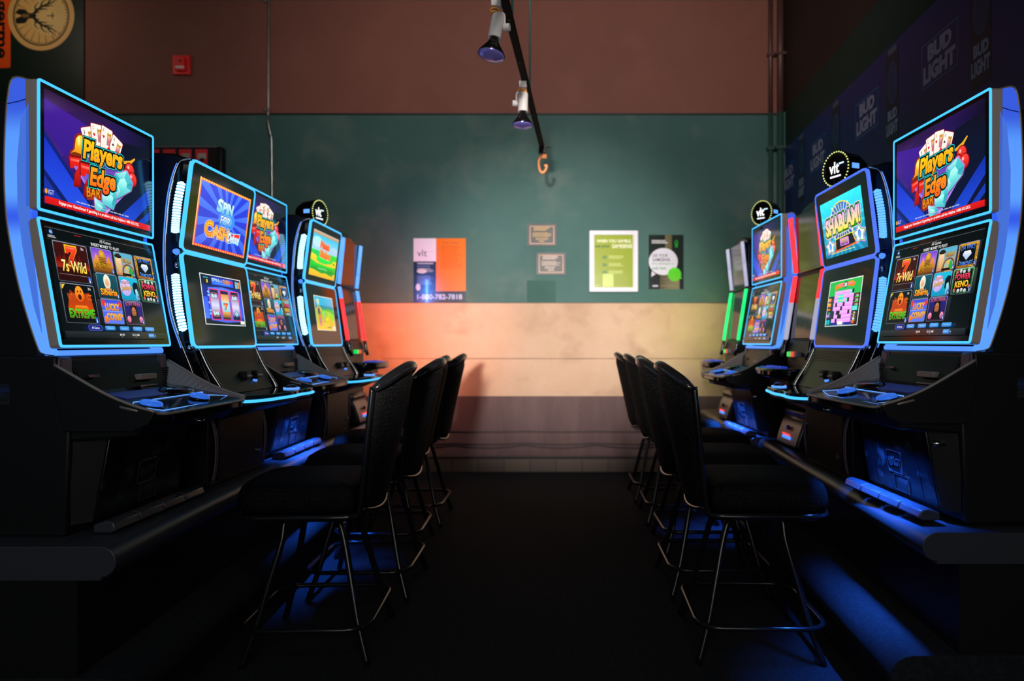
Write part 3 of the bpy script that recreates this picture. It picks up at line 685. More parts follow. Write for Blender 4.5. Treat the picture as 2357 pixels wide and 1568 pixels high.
# meshes of the pictures are shared between machines
PICS = {}
def screen(kind, r, name, w, h, loc, rot, m=None):
    """place picture 'kind' fitted to w x h metres"""
    if kind not in PICS:
        p = {'title': pic_title, 'menu': pic_menu, 'spin': pic_spin, 'reels': pic_reels, 'valley': pic_valley, 'map': pic_map, 'shablam': pic_shablam, 'keno': pic_keno,
             'dim': lambda: pic_dark(['121010', '18120c', '101212', '161010'], ['1a1612', '0c0e0c', '181212']),
             'dim2': lambda: pic_dark(['100c08', '1c140c', '0c100c', '22140a'], ['241a12', '0c120c', '1c1410'])}[kind]()
        o = p.build('screen', m or SCR); PICS[kind] = (o.data, p.w*.001, p.h*.001); bpy.data.objects.remove(o)
    me, pw, ph = PICS[kind]
    o = bpy.data.objects.new(name, me); COL.objects.link(o); o.parent = r; o.location = loc; o.rotation_euler = rot; o.scale = (w/pw, h/ph, 1)
    return o

# ---------------------------------------------------------------- slot machines
def monitor(r, name, w, h, dep, u, z, tilt, kind, led, lw, ldep, rad, side_m, inset, pic, scr_name='screen', dim=None):
    """housing with its face at (u,z); led frame round the edge; dark glass; picture inset (l,r,t,b)"""
    rot = (PI/2-tilt, 0, 0)
    bm = NB(); slab(bm, rrect(w, h, rad), -dep, 0)
    m = part(name, bm, side_m, r, loc=(0, u, z), rot=rot, bev=.002)
    bm = NB(); frame2d(bm, rrect(w+.003, h+.003, rad+.001), rrect(w-2*lw, h-2*lw, max(.004, rad-lw)), -ldep, .0035)
    sub('led_frame', bm, led, m, smooth=False)
    bm = NB(); slab(bm, rrect(w-2*lw-.001, h-2*lw-.001, max(.004, rad-lw)), -.002, .0015)
    sub('glass', bm, BLG, m)
    l, rr, t, b = inset
    screen(pic, m, scr_name, w-l-rr, h-t-b, ((l-rr)/2, (b-t)/2, .0017), (0, 0, 0))
    return m
def arcs(pts, k=5): return catmull(pts, k)

def sl(u, z=1.028):
    """height of the sloping deck"""
    return z+max(0, (u+.37))*.235
def crystal(side, x, y, yaw, label, dz=0, glow=0, topper=False):
    r = root('slot_machine', side, x, y, yaw, label, 'slot machines with two flat blue-edged monitors', dz)
    m = 1 if side > 0 else -1            # near side, mirrored decks
    out = [(.0, 2.045), (.03, 2.058), (.078, 2.064), (.094, 2.005), (.102, 1.90), (.105, 1.79), (.102, 1.69), (.092, 1.59), (.066, 1.45), (.036, 1.337), (.002, 1.235), (-.012, 1.216), (-.045, 1.21)]
    oc = [(p.x, p.y) for p in catmull([(a, b, 0) for a, b in out], 4)]
    inner = [(-.045, 1.222), (-.03, 1.24), (.02, 1.62), (.02, 1.64), (.02, 2.04)]
    for s in (-1, 1):
        bm = NB(); prism(bm, oc+inner, s*.272, s*.296); part('side_light_panel', bm, FIN, r, bev=.002)
        bm = NB(); prism(bm, [(.028, 1.99), (.052, 1.94), (.064, 1.80), (.062, 1.66), (.048, 1.55), (.012, 1.36), (-.012, 1.28), (.024, 1.60)], s*.2965, s*.300); part('side_fin', bm, FIN2, r)
        bm = NB(); tube(bm, [(s*.290, a+.004, b+.002) for a, b in oc], .005, 8); part('edge_trim', bm, GUN, r, smooth=True)
        bm = NB(); tube(bm, [(s*.2985, .02, 2.005), (s*.2985, .06, 1.992), (s*.2985, .094, 1.985)], .0012, 6); part('panel_seam', bm, BLK, r)
    bm = NB(); prism(bm, [(a+.002, b-.003) for a, b in oc]+[(.02, 1.24), (.02, 2.03)], -.271, .271); prism(bm, [(.03, 1.2), (.06, 1.5), (.07, 1.8), (.05, 2.02), (.34, 1.97), (.38, 1.2)], -.262, .262); part('cabinet_back', bm, BLK, r)
    M = monitor(r, 'upper_monitor', .60, .405, .038, 0, 1.861, 0, 'c', LED, .0062, .001, .010, BEZ, (.024, .026, .022, .022), 'title')
    M2 = monitor(r, 'lower_monitor', .60, .408, .032, -.033, 1.436, .177, 'c', LED, .0062, .001, .010, BEZ, (.022, .024, .020, .020), 'menu')
    bm = NB(); box(bm, -.275, .275, -.058, .0, 1.208, 1.224); part('lower_light_strip', bm, LEDB, r, bev=.004)
    # lower body
    bm = NB(); prism(bm, [(-.085, D), (-.10, .993), (-.056, 1.165), (-.056, 1.207), (.40, 1.207), (.42, D)], -.300, .300); part('cabinet', bm, BLK, r, bev=.008)
    bm = NB(); prism(bm, [(-.335, 1.0), (-.30, .955), (-.09, .94), (-.09, 1.0)], -.292, .292); part('deck_fascia', bm, BLK, r, bev=.01)
    # door
    bm = NB(); loft(bm, [[Vector(p) for p in ((-.288, -.09, z), (-.24, u+.004, z), (.24, u+.004, z), (.288, -.09, z))] for u, z in ((-.135, D+.03), (-.185, .965))]); part('pedestal', bm, BLK, r, bev=.003)
    bm = NB(); loft(bm, [[Vector(p) for p in ((-.235, u+.01, z), (-.235, u, z), (.235, u, z), (.235, u+.01, z))] for u, z in ((-.135, D+.035), (-.184, .96))])
    d = part('door', bm, GRD, r, bev=.004)
    nrm = math.atan2(.05, .285)
    def dz_(z): return -.135-(z-D-.03)/.285*.05
    rot = (PI/2+nrm, 0, 0)
    bm = NB(); frame2d(bm, rrect(.105, .085, .012), rrect(.096, .076, .009), 0, .004); e = sub('emblem_frame', bm, GRD2, d, loc=(.0, dz_(.80), .80), rot=rot, bev=.001)
    p = Pic(90, 60); p.T('IGT', 38, 16, 84, 46, '30343c', bold=.02); p.ring(20, 30, 15, 18, 3.5, '30343c'); p.ring(20, 26, 6, 7, 3, '30343c'); p.P([(12, 44), (17, 34), (20, 36), (16, 46)], '30343c'); p.P([(28, 44), (23, 34), (20, 36), (24, 46)], '30343c')
    me = p.build('emblem', PRG, d, (.0, dz_(.80)-.002, .80), rot); so = me.modifiers.new('solid', 'SOLIDIFY'); so.thickness = .002; so.offset = -1
    bm = NB(); frame2d(bm, rrect(.10, .062, .003), rrect(.095, .057, .002), 0, .003); sub('plate_frame', bm, GRD2, d, loc=(.025, dz_(.725), .725), rot=rot)
    for xx in (-.155, .155):
        bm = NB(); box(bm, xx-.001, xx+.001, -.0005, .0015, -.13, .13); sub('door_seam', bm, BLG, d, loc=(xx*0, dz_(.825), .825), rot=(nrm, 0, 0))
    for c in d.children:
        if c.name.startswith(('emblem', 'plate', 'door_seam')): pass
    for i in range(4):
        x0 = -.27+i*.137; bm = NB(); prism(bm, [(-.205, D+.004), (-.222, D+.012), (-.214, D+.036), (-.19, D+.042), (-.15, D+.03), (-.15, D+.004)], x0, x0+.129)
        part('kick_light', bm, KICK, r, bev=.004)
    # deck
    dk = [(-.31, -.07)]+[(-.31, -.26)]+[(p.x, p.y) for p in catmull([(-.308, -.31, 0), (-.28, -.358, 0), (-.2, -.385, 0), (.2, -.385, 0), (.28, -.358, 0), (.308, -.31, 0)], 5)]+[(.31, -.26), (.31, -.07)]
    bm = NB(); loft(bm, [[(a, b, sl(b, z)) for a, b in dk] for z in (.998, 1.028)]); dko = part('button_deck', bm, BLG, r, bev=.006, seg=3)
    bm = NB(); tube(bm, [(a*1.004, b*1.004, sl(b, 1.026)) for a, b in dk[1:-1]], .0045, 8); part('deck_trim', bm, GUN, r, smooth=True)
    cv = [(-.056, 1.178), (-.11, 1.147), (-.17, 1.112), (-.23, 1.080), (-.30, 1.052), (-.365, 1.034)]
    cvs = [(p.x, p.y) for p in catmull([(a, b, 0) for a, b in cv], 3)]
    for s in (-1, 1):
        bm = NB(); prism(bm, cvs+[(-.35, 1.0), (-.30, .975), (-.09, .975), (-.056, 1.1)], s*.298, s*.312); w_ = part('side_wing', bm, BLK, r, bev=.003)
        bm = NB(); loft(bm, [[Vector((s*.300, a, b)), Vector((s*.296, a, sl(a, 1.026))), Vector((s*(.296-.07*max(0, (b-1.034)/.144)**.6), a+.012*(b-1.03)/.148, sl(a, 1.027)))] for a, b in cvs]); sub('wing_liner', bm, GUN, w_)
        bm = NB(); tube(bm, [(s*.305, a, b+.002) for a, b in cvs], .005, 8); sub('wing_trim', bm, GUN, w_, smooth=True)
        bm = NB(); prism(bm, [(-.060, 1.206), (-.064, 1.165), (-.085, 1.10), (-.10, 1.03), (-.03, 1.03), (-.03, 1.206)], s*.232, s*.292); cl = part('speaker_column', bm, GUN2, r, bev=.01)
        bm = NB()
        for i in range(6):
            for j in range(8):
                z = 1.15-j*.009; u = -.0665-(1.165-z)*.32; box(bm, s*(.243+i*.0075)-.002, s*(.243+i*.0075)+.002, u-.0025, u+.003, z-.002, z+.002)
        sub('speaker_grille', bm, BLG, cl)
    bm = NB(); prism(bm, [(-.05, 1.205), (-.106, 1.075), (-.08, 1.06), (-.02, 1.205)], -.232, .232); bp = part('bill_panel', bm, SAT, r, bev=.004)
    bm = NB(); box(bm, .05, .15, -.104, -.08, 1.115, 1.135); box(bm, .06, .14, -.112, -.08, 1.09, 1.096); sub('bill_slot', bm, GUN, bp, bev=.002)
    bm = NB(); box(bm, -.185, -.155, -.094, -.075, 1.136, 1.144); sub('small_label', bm, mat('label_grey', (.25, .12, .12), .5), bp)
    M_ = Matrix.Translation((-.19, -.112, 1.065)) @ Matrix.Rotation(PI/2-.38, 4, 'X')
    bm = NB(); lathe(bm, [(0, -.002), (.017, -.002), (.017, .003), (0, .003)], 20, M=M_); sub('badge', bm, mat('badge_blue', (.03, .09, .16), .5), bp)
    for bx_ in (.22, -.075):
        M_ = Matrix.Translation((bx_*m, -.300, sl(-.300))) @ Matrix.Rotation(.23, 4, 'X')
        bm = NB(); lathe(bm, [(0, 0), (.036, 0), (.036, .007), (0, .007)], 28, M=M_); lathe(bm, [(0, .007), (.033, .007), (.034, .012), (.029, .018), (.015, .021), (0, .0215)], 28, mi=1, M=M_)
        sub('spin_button', bm, [BLG, BTN], dko, smooth=True)
    pl = [(.265, -.305), (.235, -.350), (-.12, -.350), (-.26, -.315), (-.12, -.245), (.22, -.245), (.265, -.27)]
    bm = NB(); tube(bm, [(a*m, b, sl(b, 1.0295)) for a, b in pl], .0012, 6, closed=True); sub('deck_light_line', bm, LEDC, dko)
    bm = NB(); loft(bm, [[(a, b, sl(b, z)) for a, b in ((-.14, -.212), (.20, -.212), (.20, -.14), (-.14, -.14))] for z in (1.027, 1.0305)]); sub('key_strip', bm, mat('violet_strip', (.02, .02, .10), .4, emit=(.03, .02, .5), es=.07), dko, bev=.001).scale = (m, 1, 1)
    M_ = Matrix.Translation((-.12*m, -.195, sl(-.195, 1.026))) @ Matrix.Rotation(.23, 4, 'X') @ Matrix.Diagonal((1.9, 1, 1, 1))
    bm = NB(); lathe(bm, [(0, 0), (.05, 0), (.047, .010), (.035, .018), (.015, .020), (0, .018)], 30, M=M_); sub('palm_rest', bm, BLG, dko, smooth=True)
    bm = NB(); box(bm, min(-.20*m, -.14*m), max(-.20*m, -.14*m), -.250, -.240, 1.050, 1.062); sub('key_light', bm, LEDC, dko)
    bm = NB(); lx = -.2 if m > 0 else .04; cyl(bm, (lx, -.29, .972), (lx, -.335, .970), .007, seg=14); part('lock_barrel', bm, CHR, r, smooth=True)
    if m > 0:
        bm = NB(); cyl(bm, (.262, -.13, .905), (.262, -.172, .905), .008, seg=14); part('lock_barrel', bm, CHR, r, smooth=True)

    p = Pic(70, 62); p.R(0, 0, 70, 62, '101c38', '0c1424'); p.R(0, 12, 70, 24, '142a5c'); p.scribble(6, 28, 64, 38, 2, '202c44'); p.R(0, 42, 70, 62, '20242c')
    for i in range(22): p.R(6+i*2.7, 44, 7.2+i*2.7, 54, '0c0e12')
    p.build('inventory_plate', PRT, r, ((.3012 if m > 0 else -.3012), .12 if m > 0 else .12, 1.09-D), (PI/2, 0, PI/2 if m > 0 else -PI/2), back=.0008)
    if topper: topper_sign(r, -.15, .02, 2.15, .62)
    if glow:
        l = lamp('underglow_lamp', 'AREA', (0, -.262, .945-D), (0, -.215, .66-D), glow*7, (.02, .16, 1), parent=r, shape='RECTANGLE', size=.42, size_y=.02, spread=math.radians(75))
    return r
FIN2 = mat('blue_fin', (.12, .18, .5), .4, emit=(.05, .17, .75), es=.8)
GUN2 = mat('satin_column', (.15, .10, .14), .42, .5)
GRD2 = mat('emboss_black', (.02, .022, .03), .22)
KICK = mat('kick_plastic', (.035, .038, .05), .25)

def topper_sign(r, x, u, z, yaw, tilt=0):
    """round illuminated sign on the machine's top: drum, ring of bulbs, lettering"""
    def T(M): return Matrix.Translation((x, u, z)) @ Matrix.Rotation(yaw, 4, 'Z') @ Matrix.Rotation(PI/2+tilt, 4, 'X') @ M
    I = Matrix.Identity(4)
    bm = NB(); lathe(bm, [(0, -.14), (.060, -.14), (.083, -.09), (.089, 0), (.079, .006), (.078, .0), (0, .0)], 36, M=T(I)); t = part('round_sign', bm, BLG, r, bev=.001)
    bm = NB(); M = T(I)
    for i in range(34):
        a = 2*PI*i/34; c = M @ Vector((.083*math.cos(a), .083*math.sin(a), .006))
        bmesh.ops.create_icosphere(bm, subdivisions=1, radius=.0042, matrix=Matrix.Translation(c))
    sub('bulb_ring', bm, mat('warm_bulb', (.8, .8, .3), .3, emit=(.75, .85, .25), es=1.1), t)
    p = Pic(150, 150); p.T('vlt', 30, 38, 94, 96, 'ffffff', bold=.018); p.scribble(92, 48, 124, 58, 1, 'd0f4ff', .8); p.scribble(36, 106, 116, 116, 1, 'f4f4ff', .9)
    s = p.build('sign_lettering', SGN, t); s.matrix_local = T(Matrix.Translation((0, 0, .0015)))
    bm = NB(); cyl(bm, (x, u+.02, z-.12), (x, u+.02, z-.05), .03); box(bm, x-.07, x+.07, u-.03, u+.07, z-.125, z-.11); sub('sign_bracket', bm, BLG, t)


    for q in (.080, -.0905):
        bm = NB(); box(bm, q, q+.0105, -.012, .012, -.055, -.012, M=T(I)); sub('sign_side_light', bm, LEDC, t)
    return t

def curve_cab(side, x, y, yaw, label, up, low, upin, lowin, dz=0, topper=None, bright=LEDW, led=LED):
    r = root('slot_machine', side, x, y, yaw, label, 'slot machines with curved black cabinets and ribbed light bars', dz)
    m = 1 if side > 0 else -1
    C = [(-.040, 2.0), (-.005, 1.992), (.018, 1.96), (.045, 1.86), (.058, 1.74), (.064, 1.62), (.058, 1.50), (.036, 1.36), (.0, 1.25), (-.032, 1.17), (-.06, 1.10), (-.10, 1.045)]
    cs = [(p.x, p.y) for p in catmull([(a, b, 0) for a, b in C], 4)]
    bm = NB(); prism(bm, [(-.03, 2.005), (.05, 2.03), (.18, 2.035), (.30, 2.01), (.38, 1.94), (.41, 1.8), (.42, D), (-.10, D), (-.10, 1.04), (-.05, 1.10), (.0, 1.23), (.03, 1.4), (.045, 1.62), (.03, 1.86), (0, 1.96)], -.262, .262); part('cabinet', bm, BLK, r, bev=.008)
    for s in (-1, 1):
        # glossy side channel
        bm = NB(); prism(bm, cs+[(-.13, 1.045), (-.085, 1.14), (-.05, 1.225), (-.01, 1.45), (.0, 1.62), (-.01, 1.80), (-.045, 1.985)], s*.262, s*.286); sh = part('side_channel', bm, BLG, r, bev=.003)
        bm = NB(); tube(bm, [(s*.288, a+.002, b) for a, b in cs], .0045, 8); sub('chrome_edge', bm, CHR, sh, smooth=True)
        bm = NB(); tube(bm, [(s*.284, a+.011, b) for a, b in cs[6:34]], .0035, 8); sub('outer_light_line', bm, LEDB, sh, smooth=True)
        for path in ([(-.005, 1.905), (.012, 1.82), (.020, 1.74), (.022, 1.695)], [(.022, 1.53), (.016, 1.46), (.006, 1.38), (-.012, 1.295)]):
            pts = catmull([(s*.288, a, b) for a, b in path], 30); n = len(pts)
            rad = [(.0185 if 2 < i < n-3 else .009)*(.88 if i % 4 in (3, 0) else 1) for i in range(n)]
            bm = NB(); tube(bm, pts, .019, 14, rad=rad)
            for k, f in enumerate(list(bm.faces)[:-2]): f.material_index = 1 if (k//14) % 4 == 3 and 3 < k//14 < n-4 else 0
            sub('ribbed_light_bar', bm, [bright, LEDB], sh, smooth=True)
        for z, u in ((1.62, .020), (1.225, -.035), (1.565, .018)):
            bm = NB(); cyl(bm, (s*.275, u, z), (s*.300, u, z), .016, .010, 16); sub('clamp_knob', bm, [CHR, LEDB][z > 1.6], sh, smooth=True)
        bm = NB(); tube(bm, catmull([(s*.262, -.062, 1.222), (s*.262, -.10, 1.14), (s*.262, -.15, 1.06), (s*.262, -.162, 1.03)], 5), .008, 10); part('chrome_bar', bm, CHR, r, smooth=True)
    t1 = math.atan2(.047, .373)
    monitor(r, 'upper_monitor', .585, .378, .035, -.0235, 1.8125, -t1, 'v', led, .0085, .010, .03, BLG, upin, up)
    t2 = math.atan2(.052, .397)
    monitor(r, 'lower_monitor', .585, .398, .035, -.026, 1.424, t2, 'v', led, .0085, .010, .03, BLG, lowin, low)
    bm = NB(); prism(bm, [(-.062, 1.222), (-.085, 1.15), (-.155, 1.03), (-.10, 1.03), (-.02, 1.222)], -.255, .255); bp = part('front_panel', bm, SAT, r, bev=.004)
    for k in range(7):
        z = 1.205-k*.0075; bm = NB(); box(bm, -.23, .23, -.069-k*.0023, -.06, z, z+.0025); sub('vent_slat', bm, BLK, bp)
    for xx, w_ in ((.02, .05), (.13, .055)):
        bm = NB(); box(bm, xx-w_/2, xx+w_/2, -.138, -.10, 1.085, 1.118); prism(bm, [(-.15, 1.095), (-.128, 1.112), (-.12, 1.09)], xx-w_*.35, xx+w_*.35, 1); sub('bill_acceptor', bm, [BLK, GUN], bp, bev=.003)
    bm = NB(); cyl(bm, (.085, -.128, 1.075), (.085, -.145, 1.073), .006, seg=12); sub('status_light', bm, LEDB, bp)
    dk = [(-.285, -.11)]+[(p.x, p.y) for p in catmull([(-.295, -.20, 0), (-.29, -.27, 0), (-.22, -.315, 0), (-.10, -.335, 0), (.0, -.348, 0), (.10, -.342, 0), (.19, -.352, 0), (.27, -.335, 0), (.298, -.27, 0), (.295, -.20, 0)], 5)]+[(.285, -.11)]
    bm = NB(); slab(bm, dk, 1.012, 1.03); dko = part('glass_deck', bm, GLS, r, bev=.004)
    bm = NB(); slab(bm, [(a*.97, b*.97) for a, b in dk], .985, 1.012); part('deck_base', bm, BLK, r, bev=.004)
    bm = NB(); tube(bm, [(a*1.006, b*1.006, 1.008) for a, b in dk[2:-2]], .0062, 8); part('deck_light_edge', bm, LED, r, smooth=True)
    M_ = Matrix.Translation((.16*(-m), -.275, 1.03)); bm = NB(); lathe(bm, [(0, 0), (.036, 0), (.036, .006), (0, .006)], 28, M=M_, mi=1); lathe(bm, [(0, .006), (.028, .006), (.024, .014), (.012, .019), (0, .020)], 28, M=M_)
    sub('spin_button', bm, [BLG, LEDC], dko, smooth=True)
    bm = NB(); prism(bm, [(-.30, .986), (-.22, .95), (-.11, .93), (-.11, .986)], -.25, .25); part('deck_support', bm, BLK, r, bev=.008)
    bm = NB(); box(bm, -.215, .215, -.118, -.09, D+.02, .93); dd = part('door', bm, BLK, r, bev=.006)
    for xx in (-.245, -.232, .232, .245):
        bm = NB(); tube(bm, catmull([(xx, -.10, .93), (xx, -.118, .85), (xx, -.118, .75), (xx, -.105, D+.02)], 4), .0045, 8); part('front_rib', bm, GUN2, r, smooth=True)
    bm = NB(); cyl(bm, (.17, -.12, .74), (.17, -.124, .74), .014, seg=16); sub('door_lock', bm, CHR if side < 0 else GUN2, dd)
    if topper: topper_sign(r, *topper)
    return r

def tube_cab(side, x, y, yaw, label, ut, utb, lt, ltb, dz=0, pic=('dim', 'dim2'), split=.72, glows=()):
    """older cabinet with coloured light tubes beside two dark screens; each tube two colours, split low"""
    r = root('slot_machine', side, x, y, yaw, label, 'slot machines with upright coloured light tubes', dz)
    m = 1 if side > 0 else -1
    # domed back shell
    n = 18; dome = [(-.235, 1.66)]+[(-.235*math.cos(PI*i/n), 1.96+.10*math.sin(PI*i/n)) for i in range(n+1)]+[(.235, 1.66)]
    bm = NB(); loft(bm, [[Vector((a, u+.05*(2.06-b)/.4*0, b)) for a, b in dome] for u in (-.01, .30)]); part('top_shell', bm, BLG, r, bev=.012)
    bm = NB(); prism(bm, [(.0, 1.67), (-.055, 1.24), (-.07, 1.19), (-.07, D), (.40, D), (.40, 1.2), (.34, 1.67)], -.235, .235); part('cabinet', bm, BLK, r, bev=.01)
    def glass(name, u, z, tilt, h, pc):
        rot = (PI/2-tilt, 0, 0); bm = NB(); slab(bm, rrect(.38, h, .01), -.02, .0); g = part(name, bm, BLG, r, loc=(0, u, z), rot=rot, bev=.003)
        screen(pc, g, 'screen', .34, h-.03, (0, 0, .0012), (0, 0, 0)); return g
    glass('upper_monitor', -.027, 1.835, -.06, .345, pic[0])
    glass('lower_monitor', -.04, 1.455, .13, .37, pic[1])
    def two(a, b, mats, name, sp):
        for s in (-1, 1):
            for rr, xx, nm in ((.0125, .222, name), (.006, .190, 'reflected_'+name)):  # thin glowing inner tube stands in for the tube's reflection on the glass
                A = Vector((s*xx, a[0], a[1])); B = Vector((s*xx, b[0], b[1])); c = A.lerp(B, sp)
                bm = NB()
                tube(bm, [A, A.lerp(c, .02), A.lerp(c, .5), c], rr, 12, rad=[rr*.6, rr, rr, rr]); tube(bm, [c, c.lerp(B, .5), c.lerp(B, .97), B], rr, 12, mi=1, rad=[rr, rr, rr, rr*.6])
                part(nm, bm, mats, r, smooth=True)
    for zc, c_, e_, wd, ax in glows:
        lamp('tube_glow', 'AREA', (-m*.245, -.09, zc-D), (-m*1.4, ax, zc-D-.05), e_, c_, parent=r, shape='RECTANGLE', size=.03, size_y=wd, spread=math.radians(95))
    two((-.055, 2.0), (-.022, 1.668), [ut, utb], 'upper_light_tube', split)
    two((-.025, 1.648), (-.085, 1.265), [lt, ltb], 'lower_light_tube', .22 if lt is not ltb and side < 0 else .42)
    bm = NB(); prism(bm, [(-.062, 1.262), (-.095, 1.17), (-.02, 1.17), (-.02, 1.262)], -.20, .20); fp = part('front_panel', bm, BLK, r, bev=.006)
    for s in (-1, 1):
        bm = NB(); tube(bm, [(s*.208, -.085, 1.262), (s*.208, -.098, 1.20), (s*.205, -.11, 1.15)], .013, 12); part('metal_bracket', bm, CHRD, r, smooth=True)
    for i, mm in enumerate((mat('green_lamp', (0, .3, .05), .3, emit=(0, .8, .12), es=.9), mat('red_lamp', (.3, .02, .01), .3, emit=(.9, .06, .03), es=.9), mat('grey_cap', (.25, .24, .28), .4))):
        bm = NB(); box(bm, -.10+i*.062, -.055+i*.062, -.118, -.09, 1.165, 1.195); sub('indicator_lamp', bm, mm, fp, bev=.004)
    ol = [(p.x, p.y) for p in catmull([(-.23, -.10, 0), (-.245, -.20, 0), (-.20, -.27, 0), (-.08, -.30, 0), (.08, -.30, 0), (.20, -.27, 0), (.245, -.20, 0), (.23, -.10, 0)], 5)]
    bm = NB(); slab(bm, ol, 1.055, 1.105); dko = part('button_deck', bm, BLG, r, bev=.018, seg=3)
    for i in range(5):
        bm = NB(); box(bm, -.16+i*.055, -.115+i*.055, -.22, -.18, 1.104, 1.113); sub('button', bm, BTN2, dko, bev=.004)
    bm = NB(); box(bm, -.12, .10, -.268, -.245, 1.104, 1.11); sub('light_strip', bm, BTN2, dko, bev=.003)
    bm = NB(); box(bm, -.19, .19, -.20, -.07, .95, 1.055); ts = part('ticket_shelf', bm, BLK, r, bev=.02)
    bm = NB(); box(bm, -.03, .04, -.208, -.19, .985, 1.02); sub('card_reader', bm, BTN2, ts, bev=.003)
    bm = NB(); box(bm, .09, .13, -.206, -.19, 1.0, 1.012); sub('red_marker', bm, LEDR, ts)
    ap = [(-.075, .88), (-.115, .855), (-.10, .82), (-.12, .79), (-.145, .72), (-.16, D+.01), (-.07, D+.01)]
    bm = NB(); prism(bm, ap, -.17, .17); a_ = part('metal_apron', bm, APR, r, bev=.012)
    bm = NB(); cyl(bm, (-.06, -.15, .705), (.06, -.15, .705), .010, seg=12); sub('apron_light', bm, LEDB, a_)
    bm = NB(); cyl(bm, (-.07, -.15, .722), (.04, -.15, .722), .005, seg=10); sub('apron_red_light', bm, LEDR, a_)
    bm = NB(); cyl(bm, (.0, -.135, .76), (.0, -.150, .76), .014, seg=14); sub('lock_barrel', bm, CHR, a_)
    return r
CHRD = mat('dark_chrome', (.25, .24, .24), .25, 1)
BTN2 = mat('deck_button_blue', (.02, .06, .25), .3, emit=(.02, .08, .8), es=.45)
APR = mat('apron_metal', (.15, .14, .15), .3, .9)

sp_in = (.030, .052, .060, .030)
crystal(-1, -1.595, 2.40, 0, 'nearest machine of the left row, blue-edged monitors, upper one showing playing cards, cherries and gems')
curve_cab(-1, -1.53, 3.075, 0, 'second machine of the left row, rayed blue picture above a three-reel picture', 'spin', 'reels', (.075, .04, .055, .035), (.12, .09, .075, .10))
crystal(-1, -1.60, 3.75, 0, 'third machine of the left row, its monitors half hidden behind the rayed blue picture', glow=1.6)
curve_cab(-1, -1.53, 4.43, 0, 'left-row machine with a round bulb-ringed sign on top and green landscape pictures', 'valley', 'map', (.06, .045, .05, .045), (.13, .10, .075, .10), topper=(.04, .02, 2.095, -.27))
tube_cab(-1, -1.575, 5.10, 0, 'last machine of the left row by the end wall, blue tubes above red tubes', LEDC, LEDC, LEDC, LEDR, glows=((1.42, (1, .17, .01), 8, .3, -.10), (1.82, (.05, .22, 1), 1.3, .3, -.3)))
crystal(1, 1.40, 2.51, .03, 'nearest machine of the right row, blue-edged monitors, upper one showing playing cards, cherries and gems', dz=.012, glow=1.4)
curve_cab(1, 1.375, 3.21, .0, 'second machine of the right row, turquoise comic picture and round bulb-ringed sign on top', 'shablam', 'keno', (.05, .075, .06, .045), (.11, .11, .075, .10), topper=(-.14, .0, 2.10, .38), bright=mat('blue_bar', (.1, .25, .4), .3, emit=(.12, .45, 1.0), es=1.3), led=mat('periwinkle_led', (.1, .15, .4), .4, emit=(.07, .17, .95), es=1.0))
tube_cab(1, 1.475, 3.92, 0, 'middle machine of the right row with glowing red tubes beside its dark screens', LEDR, LEDR, LEDR, LEDV, split=.5)
crystal(1, 1.415, 4.60, .02, 'fourth machine of the right row, blue-edged monitors, round sign standing behind its top edge', glow=2.6, topper=True)
tube_cab(1, 1.44, 5.30, 0, 'last machine of the right row by the end wall, pale tubes above green tubes', LEDV, LEDV, LEDG, LEDG, split=.5, glows=((1.45, (.45, .8, .05), 1.7, .3, -.1),))

# ---------------------------------------------------------------- bar stools
def weave(name, c1, c2, scale):
    m = bpy.data.materials.new(name); m.use_nodes = True; nt = m.node_tree; b = nt.nodes['Principled BSDF']; L = nt.links.new
    tc = nt.nodes.new('ShaderNodeTexCoord'); mp = nt.nodes.new('ShaderNodeMapping'); mp.inputs['Scale'].default_value = scale
    v = nt.nodes.new('ShaderNodeTexVoronoi'); v.inputs['Scale'].default_value = 1; v.inputs['Randomness'].default_value = .55
    r = nt.nodes.new('ShaderNodeValToRGB'); r.color_ramp.elements[0].position = .12; r.color_ramp.elements[1].position = .34
    r.color_ramp.elements[0].color = (*c2, 1); r.color_ramp.elements[1].color = (*c1, 1)
    bp = nt.nodes.new('ShaderNodeBump'); bp.inputs['Strength'].default_value = .6; bp.inputs['Distance'].default_value = .0015; bp.invert = True
    L(tc.outputs['Object'], mp.inputs[0]); L(mp.outputs[0], v.inputs['Vector']); L(v.outputs['Distance'], r.inputs[0]); L(r.outputs[0], b.inputs['Base Color'])
    L(v.outputs['Distance'], bp.inputs['Height']); L(bp.outputs[0], b.inputs['Normal']); b.inputs['Roughness'].default_value = .75; b.inputs['Specular IOR Level'].default_value = .12
    return m
FAB = weave('woven_fabric', (.0022, .0022, .0026), (.020, .019, .017), (150, 150, 62))
